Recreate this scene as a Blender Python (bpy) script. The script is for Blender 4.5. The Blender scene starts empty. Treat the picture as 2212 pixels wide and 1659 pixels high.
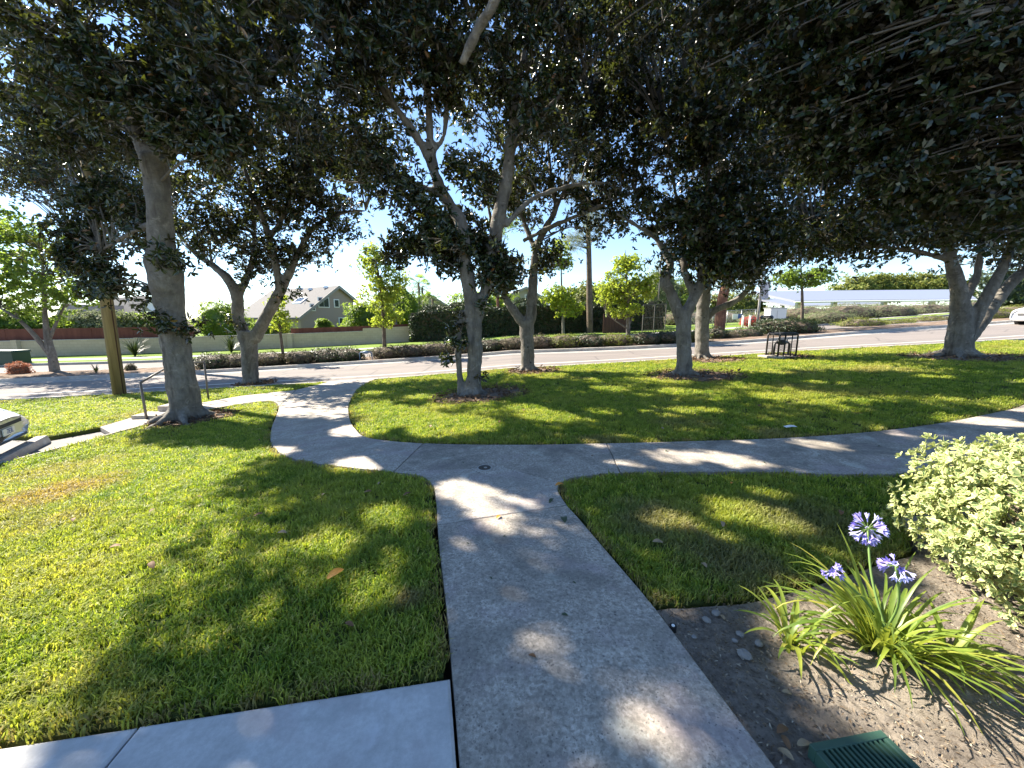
import bpy, bmesh, math, random
import numpy as np
from mathutils import Vector, Matrix
from mathutils.geometry import delaunay_2d_cdt

SC = bpy.context.scene
COL = SC.collection
rng = np.random.default_rng(7)
random.seed(7)
PI = math.pi
R = math.radians

# ------------------------------------------------------------------ camera
FOC, PIT, CH = 833.0, R(9.5), 1.6          # ultra-wide phone lens, pitched down a little, at eye height
cam = bpy.data.cameras.new('camera')
cam.sensor_width = 36.0
cam.lens = 36.0 * FOC / 2212.0
cam.clip_start, cam.clip_end = 0.05, 2000
camo = bpy.data.objects.new('camera', cam)
camo.location = (0, 0, CH)
camo.rotation_euler = (R(90) - PIT, 0, 0)
COL.objects.link(camo)
SC.camera = camo

# ------------------------------------------------------------------ sky and sun
SUN_AZ, SUN_EL = R(-59), R(41)             # azimuth from +Y towards +X
SUN = Vector((math.sin(SUN_AZ) * math.cos(SUN_EL), math.cos(SUN_AZ) * math.cos(SUN_EL), math.sin(SUN_EL)))
world = bpy.data.worlds.new('World')
SC.world = world
world.use_nodes = True
wn = world.node_tree.nodes
wl = world.node_tree.links
sky = wn.new('ShaderNodeTexSky')
sky.sky_type = 'NISHITA'
sky.sun_disc = False
sky.sun_elevation = SUN_EL
sky.sun_rotation = SUN_AZ
sky.altitude = 600
sky.air_density, sky.dust_density, sky.ozone_density = 1.0, 0.05, 3.5
wl.new(sky.outputs[0], wn['Background'].inputs[0])
wn['Background'].inputs[1].default_value = 0.08
sun = bpy.data.lights.new('sun', 'SUN')
sun.energy = 5.0
sun.angle = R(0.53)
sun.color = (1.0, 0.92, 0.78)
suno = bpy.data.objects.new('sun', sun)
suno.rotation_euler = SUN.to_track_quat('Z', 'Y').to_euler()
suno.location = (-20, 12, 25)
COL.objects.link(suno)
vs = SC.view_settings
vs.view_transform, vs.look, vs.exposure, vs.gamma = 'Standard', 'None', 1.88, 1.0
SC.cycles.max_bounces = 6
SC.cycles.diffuse_bounces = 3
SC.cycles.transparent_max_bounces = 4
SC.cycles.use_denoising = True
SC.cycles.caustics_reflective = False
SC.cycles.caustics_refractive = False

# ------------------------------------------------------------------ terrain
def Hn(x, y):
    x = np.clip(np.asarray(x, float), -120, 48); y = np.clip(np.asarray(y, float), -50, 75)
    t = np.clip((np.hypot(x, y) - 2.5) / 6.5, 0, 1); s = t * t * (3 - 2 * t)
    z = np.where(x > 0, 0.03 * x + 0.0005 * x * x, -1.25 * (1 - np.exp(np.minimum(x, 0) * 0.085 / 1.25)))
    return s * z + 0.012 * np.maximum(0, y - 22)
def H(x, y): return float(Hn(x, y))
_c, _s = math.cos(PIT), math.sin(PIT)
def ray(px, py):
    u, v = (px - 1106) / FOC, (py - 829.5) / FOC
    return Vector((u, _c - v * _s, -_s - v * _c))
def at(px, py, Y):
    "world point at depth Y on the sight line measured in the photograph"
    d = ray(px, py); t = Y / d.y
    return Vector((d.x * t, Y, CH + d.z * t))
def G(px, py):
    "ground point seen there"
    d = ray(px, py)
    f = lambda t: CH + d.z * t - H(d.x * t, d.y * t)
    a, b = 0.4, 0.4
    while f(b) > 0 and b < 300: a, b = b, b * 1.04
    for _ in range(30):
        m = (a + b) / 2
        if f(m) > 0: a = m
        else: b = m
    return Vector((d.x * b, d.y * b))

# ------------------------------------------------------------------ object helpers
def tag(o, label=None, cat=None, group=None, kind=None):
    if label: o['label'] = label
    if cat: o['category'] = cat
    if group: o['group'] = group
    if kind: o['kind'] = kind
    return o
def thing(name, label, cat, loc=(0, 0, 0), rz=0, group=None):
    o = bpy.data.objects.new(name, None)
    o.empty_display_size = 0.1
    o.location = loc; o.rotation_euler = (0, 0, rz)
    COL.objects.link(o)
    return tag(o, label, cat, group)
def link(name, me, mat=None, parent=None, world_space=True):
    o = bpy.data.objects.new(name, me)
    if mat is not None:
        me.materials.clear()
        for m in (mat if isinstance(mat, (list, tuple)) else [mat]): me.materials.append(m)
    COL.objects.link(o)
    if parent is not None:
        o.parent = parent
        if world_space:   # geometry given in world coordinates
            o.matrix_parent_inverse = (Matrix.Translation(parent.location) @ parent.rotation_euler.to_matrix().to_4x4()).inverted()
    return o
def mesh(verts, faces, smooth=False, name='m'):
    me = bpy.data.meshes.new(name)
    me.from_pydata([tuple(v) for v in verts], [], faces)
    if smooth:
        me.polygons.foreach_set('use_smooth', [True] * len(me.polygons))
    me.update()
    return me
def np_mesh(V, F, attrs=None, smooth=False):
    "V (n,3), F (m,k) arrays"
    me = bpy.data.meshes.new('m')
    V = np.ascontiguousarray(V, np.float32); F = np.ascontiguousarray(F, np.int32)
    m, k = F.shape
    me.vertices.add(len(V)); me.vertices.foreach_set('co', V.ravel())
    me.loops.add(m * k); me.loops.foreach_set('vertex_index', F.ravel())
    me.polygons.add(m); me.polygons.foreach_set('loop_start', np.arange(m, dtype=np.int32) * k)
    if smooth: me.polygons.foreach_set('use_smooth', np.ones(m, bool))
    for n, a in (attrs or {}).items():
        at_ = me.attributes.new(n, 'FLOAT', 'POINT'); at_.data.foreach_set('value', np.ascontiguousarray(a, np.float32))
    me.update(calc_edges=True)
    return me
class MB:
    "collects shapes into one mesh"
    def __init__(s): s.v = []; s.f = []; s.m = []
    def add(s, v, f, mi=0):
        o = len(s.v); s.v += [tuple(p) for p in v]; s.f += [[i + o for i in q] for q in f]; s.m += [mi] * len(f); return s
    def box(s, c, size, M=None, mi=0, taper=1.0):
        hx, hy, hz = size[0] / 2, size[1] / 2, size[2] / 2
        p = [Vector((x * hx * (taper if z > 0 else 1), y * hy * (taper if z > 0 else 1), z * hz)) for z in (-1, 1) for y in (-1, 1) for x in (-1, 1)]
        if M: p = [M @ q for q in p]
        c = Vector(c)
        return s.add([q + c for q in p], [(0, 2, 3, 1), (4, 5, 7, 6), (0, 1, 5, 4), (2, 6, 7, 3), (0, 4, 6, 2), (1, 3, 7, 5)], mi)
    def tube(s, pts, rad, n=8, cap=True, mi=0):
        v, f = tube(pts, rad, n, cap); return s.add(v, f, mi)
    def build(s, name, mat, parent=None, smooth=False, bevel=0, ws=True):
        me = mesh(s.v, s.f, smooth)
        o = link(name, me, mat, parent, ws)
        if any(s.m): me.polygons.foreach_set('material_index', s.m)
        if bevel:
            b = o.modifiers.new('bevel', 'BEVEL'); b.width = bevel; b.segments = 2; b.limit_method = 'ANGLE'
        return o
def tube(pts, rad, n=8, cap=True):
    pts = [Vector(p) for p in pts]
    if not hasattr(rad, '__len__'): rad = [rad] * len(pts)
    V, F = [], []
    t0 = (pts[1] - pts[0]).normalized()
    ref = Vector((1, 0, 0)) if abs(t0.x) < 0.8 else Vector((0, 1, 0))
    nrm = (ref - t0 * ref.dot(t0)).normalized()
    for i, p in enumerate(pts):
        t = (pts[min(i + 1, len(pts) - 1)] - pts[max(i - 1, 0)]).normalized()
        nrm = (nrm - t * nrm.dot(t)).normalized(); b = t.cross(nrm)
        for k in range(n):
            a = 2 * PI * k / n
            V.append(p + (nrm * math.cos(a) + b * math.sin(a)) * rad[i])
    for i in range(len(pts) - 1):
        for k in range(n):
            a, b2 = i * n + k, i * n + (k + 1) % n
            F.append((a, b2, b2 + n, a + n))
    if cap:
        F.append(tuple(range(n - 1, -1, -1))); F.append(tuple((len(pts) - 1) * n + k for k in range(n)))
    return V, F
def cr(pts, k=5, rad=None):
    "Catmull-Rom through points (Vectors); radii interpolated with them"
    P = [Vector(p) for p in pts]; out = []; ro = []
    for i in range(len(P) - 1):
        p0 = P[i - 1] if i else P[0] * 2 - P[1]; p3 = P[i + 2] if i + 2 < len(P) else P[-1] * 2 - P[-2]
        for j in range(k):
            t = j / k
            out.append(0.5 * (2 * P[i] + (P[i + 1] - p0) * t + (2 * p0 - 5 * P[i] + 4 * P[i + 1] - p3) * t * t + (3 * P[i] - p0 - 3 * P[i + 1] + p3) * t ** 3))
            if rad: ro.append(rad[i] * (1 - t) + rad[i + 1] * t)
    out.append(P[-1])
    if rad: ro.append(rad[-1]); return out, ro
    return out

# ------------------------------------------------------------------ materials
def mat_new(name, rough=0.8, spec=0.3, color=(0.5, 0.5, 0.5), metal=0):
    m = bpy.data.materials.new(name); m.use_nodes = True
    b = m.node_tree.nodes['Principled BSDF']
    b.inputs['Base Color'].default_value = (*color, 1); b.inputs['Roughness'].default_value = rough
    b.inputs['Specular IOR Level'].default_value = spec; b.inputs['Metallic'].default_value = metal
    return m
class NT:
    "tiny node-graph helper"
    def __init__(s, m): s.m = m; s.t = m.node_tree; s.n = s.t.nodes; s.b = s.n['Principled BSDF']; s.co = None
    def node(s, ty, **kw):
        nd = s.n.new(ty)
        for k, v in kw.items(): setattr(nd, k, v)
        return nd
    def l(s, a, b): s.t.links.new(a, b)
    def coord(s):
        if s.co is None: s.co = s.node('ShaderNodeTexCoord').outputs['Object']
        return s.co
    def noise(s, scale, detail=4, rough=0.6, dist=0, stretch=None):
        nd = s.node('ShaderNodeTexNoise'); nd.inputs['Scale'].default_value = scale; nd.inputs['Detail'].default_value = detail
        nd.inputs['Roughness'].default_value = rough; nd.inputs['Distortion'].default_value = dist
        if stretch:
            mp = s.node('ShaderNodeMapping'); mp.inputs['Scale'].default_value = stretch; s.l(s.coord(), mp.inputs[0]); s.l(mp.outputs[0], nd.inputs[0])
        else: s.l(s.coord(), nd.inputs[0])
        return nd.outputs[0]
    def ramp(s, fac, stops):
        r = s.node('ShaderNodeValToRGB'); e = r.color_ramp.elements
        e[0].position = stops[0][0]; e[0].color = (*stops[0][1], 1)
        e[1].position = stops[-1][0]; e[1].color = (*stops[-1][1], 1)
        for p, c in stops[1:-1]:
            k = e.new(p); k.color = (*c, 1)
        s.l(fac, r.inputs[0]); return r.outputs[0]
    def mix(s, fac, a, b, mode='MIX'):
        x = s.node('ShaderNodeMix', data_type='RGBA', blend_type=mode)
        for sock, v in ((x.inputs[0], fac), (x.inputs[6], a), (x.inputs[7], b)):
            if isinstance(v, (int, float)): sock.default_value = v
            elif isinstance(v, tuple): sock.default_value = (*v, 1)
            else: s.l(v, sock)
        return x.outputs[2]
    def bump(s, h, strength=0.3, dist=0.01):
        b = s.node('ShaderNodeBump'); b.inputs['Strength'].default_value = strength; b.inputs['Distance'].default_value = dist
        s.l(h, b.inputs['Height']); s.l(b.outputs[0], s.b.inputs['Normal'])
    def base(s, c): s.l(c, s.b.inputs['Base Color'])
def g3(v): return (v, v, v)

def concrete(name, lo, hi, stain, pits=True, stain_amt=0.5):
    m = mat_new(name, 0.9, 0.2); t = NT(m)
    fine = t.noise(42, 7, 0.8); big = t.noise(1.25, 7, 0.7, 0.6); mid = t.noise(6, 7, 0.75)
    c = t.ramp(fine, [(0.40, lo), (0.60, hi)])
    vc = t.node('ShaderNodeTexVoronoi'); vc.inputs['Scale'].default_value = 75; t.l(t.coord(), vc.inputs[0])
    sp = t.node('ShaderNodeSeparateColor'); t.l(vc.outputs['Color'], sp.inputs[0])
    if pits: c = t.mix(0.85, c, t.ramp(sp.outputs[0], [(0, g3(.62)), (.5, g3(1)), (1, g3(1.22))]), 'MULTIPLY')
    c = t.mix(t.ramp(mid, [(0.42, g3(0)), (0.66, g3(0.6))]), c, tuple(x * 0.68 for x in lo))
    warm = t.ramp(t.noise(1.9, 4, 0.55, 0.2, (1, 1.3, 1)), [(0.53, g3(0)), (0.66, g3(0.5))])
    c = t.mix(warm, c, (0.36, 0.29, 0.29))
    c = t.mix(t.ramp(t.noise(2.6, 5, 0.6, 0.5, (1.2, 1, 1)), [(0.6, g3(0)), (0.68, g3(0.45))]), c, tuple(min(.6, x * 1.25) for x in hi))
    c = t.mix(t.ramp(big, [(0.47, g3(0)), (0.62, g3(stain_amt))]), c, stain)
    if pits:
        for sc, th, msk in ((26, 0.13, 0.46), (60, 0.18, 0.44), (11, .045, .42)):
            v = t.node('ShaderNodeTexVoronoi'); v.inputs['Scale'].default_value = sc; t.l(t.coord(), v.inputs[0])
            pit = t.ramp(v.outputs['Distance'], [(th * .6, g3(0.8)), (th * 1.5, g3(0))])
            pm = t.ramp(t.noise(3.1 + sc * .07, 4), [(msk, g3(0)), (msk + .14, g3(1))])
            c = t.mix(t.mix(1.0, pit, pm, 'MULTIPLY'), c, (0.075, 0.07, 0.068))
    t.base(c); t.bump(fine, 0.4, 0.004)
    return m
M = {}
M['path'] = concrete('weathered_concrete', (0.31, 0.272, 0.225), (0.54, 0.48, 0.405), (0.17, 0.155, 0.13), True, 0.75)
M['path_light'] = concrete('pale_concrete', (0.36, 0.32, 0.27), (0.54, 0.49, 0.425), (0.25, 0.225, 0.195), True, 0.5)
M['slab'] = concrete('new_concrete', (0.48, 0.47, 0.45), (0.57, 0.56, 0.54), (0.40, 0.395, 0.385), False, 0.6)
M['kerb'] = concrete('kerb_concrete', (0.40, 0.39, 0.37), (0.52, 0.50, 0.47), (0.28, 0.26, 0.24), False, 0.5)

def soil(name, lo, hi, light):
    m = mat_new(name, 0.95, 0.1); t = NT(m)
    f = t.noise(24, 9, 0.82); b = t.noise(2.2, 5, 0.6)
    c = t.ramp(f, [(0.36, lo), (0.62, hi)])
    c = t.mix(t.ramp(b, [(0.45, g3(0)), (0.6, g3(0.7))]), c, light)
    v = t.node('ShaderNodeTexVoronoi'); v.inputs['Scale'].default_value = 42; t.l(t.coord(), v.inputs[0])
    c = t.mix(t.ramp(v.outputs['Distance'], [(0.10, g3(0.6)), (0.28, g3(0))]), c, (0.08, 0.06, 0.042))
    t.base(c); t.bump(t.noise(22, 9, 0.85), 1.0, 0.035)
    return m
M['soil'] = soil('dry_soil', (0.16, 0.132, 0.105), (0.38, 0.32, 0.26), (0.42, 0.36, 0.29))
M['earth'] = soil('dark_earth', (0.035, 0.027, 0.02), (0.08, 0.06, 0.045), (0.10, 0.08, 0.055))
M['mulch'] = soil('bark_mulch', (0.10, 0.07, 0.05), (0.22, 0.16, 0.12), (0.28, 0.21, 0.16))

m = mat_new('lawn_thatch', 0.95, 0.1); t = NT(m)
c = t.ramp(t.noise(30, 6, 0.7), [(0.3, (0.045, 0.06, 0.018)), (0.7, (0.10, 0.12, 0.03))])
c = t.mix(t.ramp(t.noise(0.7, 4), [(0.5, g3(0)), (0.7, g3(0.6))]), c, (0.16, 0.14, 0.05))
t.base(c); t.bump(t.noise(60, 6), 0.8, 0.02); M['thatch'] = m
m = mat_new('far_lawn', 0.95, 0.1); t = NT(m)
c = t.ramp(t.noise(14, 6, 0.7), [(0.3, (0.10, 0.16, 0.03)), (0.7, (0.20, 0.27, 0.05))])
t.base(c); t.bump(t.noise(60, 6), 0.8, 0.03); M['far_lawn'] = m

m = mat_new('asphalt', 0.9, 0.25); t = NT(m)
c = t.ramp(t.noise(90, 4, 0.8), [(0.3, (0.145, 0.126, 0.115)), (0.7, (0.26, 0.225, 0.205))])
c = t.mix(t.ramp(t.noise(0.5, 4, 0.5, 0, (0.25, 2.2, 1)), [(0.42, g3(0)), (0.7, g3(0.7))]), c, (0.13, 0.12, 0.115))
v = t.node('ShaderNodeTexVoronoi', feature='DISTANCE_TO_EDGE'); v.inputs['Scale'].default_value = 0.35; t.l(t.coord(), v.inputs[0])
c = t.mix(t.ramp(v.outputs['Distance'], [(0.004, g3(0.6)), (0.02, g3(0))]), c, (0.10, 0.09, 0.085))
t.base(c); t.bump(t.noise(120, 3), 0.3, 0.005); M['asphalt'] = m
m = mat_new('parking_asphalt', 0.9, 0.25); t = NT(m)
t.base(t.ramp(t.noise(90, 4, 0.8), [(0.3, (0.16, 0.15, 0.145)), (0.7, (0.26, 0.25, 0.24))])); M['park'] = m

def bark(name, lo, hi, dark, rings=True):
    m = mat_new(name, 0.85, 0.2); t = NT(m)
    f = t.noise(14, 6, 0.65, 0.3, (1, 1, 0.45)); b = t.noise(2.2, 4, 0.55)
    c = t.ramp(f, [(0.3, lo), (0.7, hi)])
    c = t.mix(t.ramp(b, [(0.45, g3(0)), (0.68, g3(0.55))]), c, dark)
    if rings:
        rg = t.noise(26, 3, 0.5, 0.6, (0.25, 0.25, 2.6))
        c = t.mix(t.ramp(rg, [(0.60, g3(0)), (0.70, g3(0.45))]), c, tuple(x * 0.55 for x in lo))
    c = t.mix(t.ramp(t.noise(4, 6, 0.75, 0.8), [(0.56, g3(0)), (0.66, g3(0.7))]), c, tuple(x * 1.35 for x in hi))
    c = t.mix(t.ramp(t.noise(3.2, 5, 0.6, 0.4, (1.6, 1.6, 0.22)), [(0.55, g3(0)), (0.68, g3(0.7))]), c, tuple(x * .75 for x in dark))
    vk = t.node('ShaderNodeTexVoronoi'); vk.inputs['Scale'].default_value = 3.1; t.l(t.coord(), vk.inputs[0])
    c = t.mix(t.ramp(vk.outputs['Distance'], [(0.05, g3(0.85)), (0.11, g3(0))]), c, tuple(x * .35 for x in dark))
    t.base(c)
    h = t.mix(0.5, f, t.noise(30, 4, 0.6, 0, (0.4, 0.4, 2)))
    t.bump(h, 1.0, 0.035)
    return m
M['bark'] = bark('grey_bark', (0.125, 0.112, 0.095), (0.245, 0.226, 0.196), (0.075, 0.065, 0.054))
M['bark_dark'] = bark('brown_bark', (0.09, 0.07, 0.05), (0.19, 0.15, 0.115), (0.07, 0.05, 0.04), False)
M['bark_red'] = bark('red_bark', (0.13, 0.06, 0.04), (0.26, 0.13, 0.085), (0.08, 0.04, 0.03), False)
m = mat_new('pole_wood', 0.85, 0.2); t = NT(m)
c = t.ramp(t.noise(10, 5, 0.6, 0.2, (1, 1, 0.06)), [(0.3, (0.17, 0.125, 0.06)), (0.7, (0.34, 0.26, 0.13))])
t.base(c); t.bump(t.noise(30, 4, 0.6, 0, (1, 1, 0.05)), 0.5, 0.01); M['pole'] = m

def leafmat(name, stops, back=None, trans=(0.2, 0.3, 0.04), tfac=0.2, rough=0.4, spec=0.5, edge=None):
    m = mat_new(name, rough, spec); t = NT(m)
    a = t.node('ShaderNodeAttribute', attribute_name='rnd')
    c = t.ramp(a.outputs['Fac'], stops)
    if edge:
        e = t.node('ShaderNodeAttribute', attribute_name='edge')
        c = t.mix(t.ramp(e.outputs['Fac'], [(0.50, g3(0)), (0.72, g3(1))]), c, edge)
    if back:
        g = t.node('ShaderNodeNewGeometry'); c = t.mix(g.outputs['Backfacing'], c, back)
    t.base(c)
    tr = t.node('ShaderNodeBsdfTranslucent'); tr.inputs[0].default_value = (*trans, 1)
    mx = t.node('ShaderNodeMixShader'); mx.inputs[0].default_value = tfac
    t.l(t.b.outputs[0], mx.inputs[1]); t.l(tr.outputs[0], mx.inputs[2])
    t.l(mx.outputs[0], t.n['Material Output'].inputs[0])
    return m
M['leaf'] = leafmat('dark_glossy_leaf', [(0, (0.010, 0.022, 0.009)), (0.5, (0.017, 0.034, 0.011)), (0.9, (0.034, 0.055, 0.016)), (0.97, (0.06, 0.07, 0.02)), (0.99, (0.24, 0.13, 0.04)), (1, (0.24, 0.10, 0.04))],
                    (0.034, 0.028, 0.015), (0.13, 0.155, 0.022), 0.2, 0.27, 0.75)
M['leaf_lime'] = leafmat('lime_leaf', [(0, (0.09, 0.15, 0.02)), (0.6, (0.16, 0.23, 0.03)), (0.9, (0.26, 0.29, 0.035)), (1, (0.40, 0.28, 0.03))], None, (0.50, 0.60, 0.06), 0.5, 0.5, 0.3)
M['leaf_green'] = leafmat('mid_green_leaf', [(0, (0.045, 0.09, 0.018)), (0.7, (0.095, 0.155, 0.028)), (1, (0.18, 0.22, 0.035))], None, (0.36, 0.50, 0.06), 0.45, 0.5, 0.3)
M['leaf_hedge'] = leafmat('hedge_leaf', [(0, (0.014, 0.026, 0.010)), (0.7, (0.03, 0.05, 0.016)), (1, (0.075, 0.10, 0.03))], None, (0.08, 0.12, 0.02), 0.12, 0.45, 0.4)
M['leaf_grey'] = leafmat('grey_green_leaf', [(0, (0.10, 0.12, 0.06)), (0.6, (0.20, 0.225, 0.13)), (1, (0.30, 0.31, 0.19))], None, (0.3, 0.35, 0.14), 0.3, 0.7, 0.2)
M['leaf_dry'] = leafmat('dry_shrub_leaf', [(0, (0.045, 0.038, 0.026)), (0.5, (0.11, 0.095, 0.06)), (0.85, (0.19, 0.165, 0.11)), (1, (0.10, 0.13, 0.05))], None, (0.15, 0.15, 0.06), 0.15, 0.8, 0.2)
M['leaf_gold'] = leafmat('golden_green_leaf', [(0, (0.06, 0.085, 0.02)), (0.6, (0.16, 0.19, 0.04)), (1, (0.28, 0.26, 0.06))], None, (0.3, 0.34, 0.05), 0.25, 0.6, 0.3)
M['leaf_varieg'] = leafmat('variegated_leaf', [(0, (0.10, 0.18, 0.06)), (0.6, (0.19, 0.29, 0.10)), (0.93, (0.34, 0.40, 0.15)), (1, (0.40, 0.27, 0.12))], None, (0.55, 0.62, 0.22), 0.22, 0.45, 0.35, edge=(0.55, 0.55, 0.25))
M['leaf_orange'] = leafmat('orange_leaf', [(0, (0.35, 0.09, 0.04)), (1, (0.55, 0.22, 0.10))], None, (0.5, 0.2, 0.1), 0.25, 0.6, 0.3)
M['leaf_red'] = leafmat('red_flower', [(0, (0.45, 0.03, 0.04)), (1, (0.65, 0.08, 0.08))], None, (0.5, 0.05, 0.05), 0.25, 0.6, 0.3)
def grassmat():
    m = mat_new('grass_blade', 0.55, 0.3); t = NT(m)
    oi = t.node('ShaderNodeObjectInfo'); geo = t.node('ShaderNodeNewGeometry')
    n = t.node('ShaderNodeTexNoise'); n.inputs['Scale'].default_value = 0.75; n.inputs['Detail'].default_value = 5; n.inputs['Roughness'].default_value = 0.65
    t.l(geo.outputs['Position'], n.inputs[0])
    c = t.ramp(oi.outputs['Random'], [(0, (0.10, 0.17, 0.022)), (0.5, (0.24, 0.305, 0.038)), (0.88, (0.40, 0.43, 0.065)), (1, (0.50, 0.44, 0.16))])
    c = t.mix(t.ramp(n.outputs[0], [(0.46, g3(0)), (0.66, g3(0.75))]), c, (0.40, 0.385, 0.08))
    n2 = t.node('ShaderNodeTexNoise'); n2.inputs['Scale'].default_value = 0.55; n2.inputs['Detail'].default_value = 4; t.l(geo.outputs['Position'], n2.inputs[0])
    c = t.mix(t.ramp(n2.outputs[0], [(0.57, g3(0)), (0.70, g3(0.7))]), c, (0.34, 0.27, 0.11))
    n3 = t.node('ShaderNodeTexNoise'); n3.inputs['Scale'].default_value = 6; n3.inputs['Detail'].default_value = 3; t.l(geo.outputs['Position'], n3.inputs[0])
    c = t.mix(t.ramp(n3.outputs[0], [(0.55, g3(0)), (0.7, g3(0.55))]), c, (0.10, 0.19, 0.025))
    for cx_, cy_, r_, col in ((-4.9, 3.9, .75, (0.36, 0.24, 0.10)), (-6.2, 4.9, .9, (0.33, 0.29, 0.10)), (1.15, 2.9, .5, (0.25, 0.22, 0.11)), (1.5, 2.35, .45, (0.22, 0.19, 0.10)), (2.4, 2.9, .6, (0.20, 0.19, 0.09)), (1.2, 4.9, .45, (0.30, 0.25, 0.11)), (3.6, 5.1, .4, (0.30, 0.25, 0.11)), (-.6, 2.0, .15, (.25, .2, .1))):
        vd = t.node('ShaderNodeVectorMath', operation='DISTANCE'); t.l(geo.outputs['Position'], vd.inputs[0]); vd.inputs[1].default_value = (cx_, cy_, H(cx_, cy_))
        ad = t.node('ShaderNodeMath', operation='MULTIPLY_ADD'); t.l(n3.outputs[0], ad.inputs[0]); ad.inputs[1].default_value = r_ * 1.2; t.l(vd.outputs['Value'], ad.inputs[2])
        dv = t.node('ShaderNodeMath', operation='DIVIDE'); t.l(ad.outputs[0], dv.inputs[0]); dv.inputs[1].default_value = r_ * 2
        c = t.mix(t.ramp(dv.outputs[0], [(0.45, g3(0.8)), (0.8, g3(0))]), c, col)
    dn = t.node('ShaderNodeAttribute', attribute_name='dry', attribute_type='INSTANCER'); c = t.mix(t.ramp(dn.outputs['Fac'], [(.25, g3(0)), (.8, g3(.85))]), c, (0.27, 0.20, 0.095))
    t.base(c)
    tr = t.node('ShaderNodeBsdfTranslucent'); t.l(t.mix(1.0, c, (1.7, 1.75, 0.9), 'MULTIPLY'), tr.inputs[0])
    mx = t.node('ShaderNodeMixShader'); mx.inputs[0].default_value = 0.4
    t.l(t.b.outputs[0], mx.inputs[1]); t.l(tr.outputs[0], mx.inputs[2]); t.l(mx.outputs[0], t.n['Material Output'].inputs[0])
    return m
M['grass'] = grassmat()
M['stucco'] = mat_new('pink_stucco', 0.9, 0.2, (0.36, 0.285, 0.255))
M['stucco_beige'] = mat_new('beige_stucco', 0.9, 0.2, (0.36, 0.32, 0.26))
M['white'] = mat_new('white_paint', 0.5, 0.4, (0.78, 0.78, 0.76))
M['trim'] = mat_new('grey_trim_paint', 0.7, 0.3, (0.30, 0.28, 0.26))
M['line'] = mat_new('road_paint', 0.7, 0.3, (0.62, 0.60, 0.55))
M['glass'] = mat_new('window_glass', 0.08, 0.6, (0.04, 0.05, 0.06))
M['dark'] = mat_new('dark_plastic', 0.5, 0.4, (0.012, 0.012, 0.013))
M['black_metal'] = mat_new('black_metal', 0.45, 0.5, (0.018, 0.017, 0.017))
M['steel'] = mat_new('galvanised_steel', 0.45, 0.5, (0.42, 0.42, 0.42), 0.6)
M['rail'] = mat_new('brown_railing_paint', 0.5, 0.4, (0.13, 0.115, 0.10))
M['green_box'] = mat_new('green_cabinet_paint', 0.5, 0.4, (0.02, 0.05, 0.03))
M['blue_pipe'] = mat_new('blue_pipe_paint', 0.45, 0.5, (0.10, 0.17, 0.28))
M['banner'] = mat_new('banner_cloth', 0.8, 0.2, (0.7, 0.68, 0.72))
M['sign_blue'] = mat_new('sign_blue', 0.6, 0.3, (0.08, 0.13, 0.35))
M['wood_dark'] = mat_new('dark_timber', 0.8, 0.2, (0.075, 0.04, 0.03))
def shingle(name, c0):
    m = mat_new(name, 0.9, 0.2); t = NT(m)
    t.base(t.ramp(t.noise(9, 5, 0.7), [(0.3, tuple(x * 0.8 for x in c0)), (0.7, tuple(x * 1.15 for x in c0))])); t.bump(t.noise(20, 3), 0.4, 0.02); return m
M['roof'] = shingle('grey_shingle', (0.165, 0.157, 0.155)); M['roof_tan'] = shingle('tan_tile', (0.27, 0.20, 0.155))
m = mat_new('block_wall', 0.9, 0.2); t = NT(m)
br = t.node('ShaderNodeTexBrick'); br.inputs['Scale'].default_value = 1; br.inputs['Brick Width'].default_value = 0.4; br.inputs['Row Height'].default_value = 0.2; br.inputs['Mortar Size'].default_value = 0.008
mp = t.node('ShaderNodeMapping'); mp.inputs['Rotation'].default_value = (R(90), 0, 0); t.l(t.coord(), mp.inputs[0]); t.l(mp.outputs[0], br.inputs[0])
br.inputs['Color1'].default_value = (0.50, 0.42, 0.31, 1); br.inputs['Color2'].default_value = (0.45, 0.38, 0.28, 1); br.inputs['Mortar'].default_value = (0.37, 0.31, 0.23, 1)
t.base(t.mix(t.ramp(t.noise(1.5, 4), [(0.4, g3(0)), (0.7, g3(0.35))]), br.outputs[0], (0.38, 0.31, 0.22))); M['wall'] = m
m = mat_new('redwood', 0.85, 0.2); t = NT(m)
t.base(t.ramp(t.noise(3, 5, 0.6, 0.2, (1, 1, 0.1)), [(0.3, (0.10, 0.038, 0.027)), (0.7, (0.165, 0.066, 0.046))])); M['redwood'] = m
m = mat_new('solar_sky_reflection', 0.3, 0.5, (0.23, 0.235, 0.275)); M['solar'] = m  # pale base colour paints the sky reflected in dark panels

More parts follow.
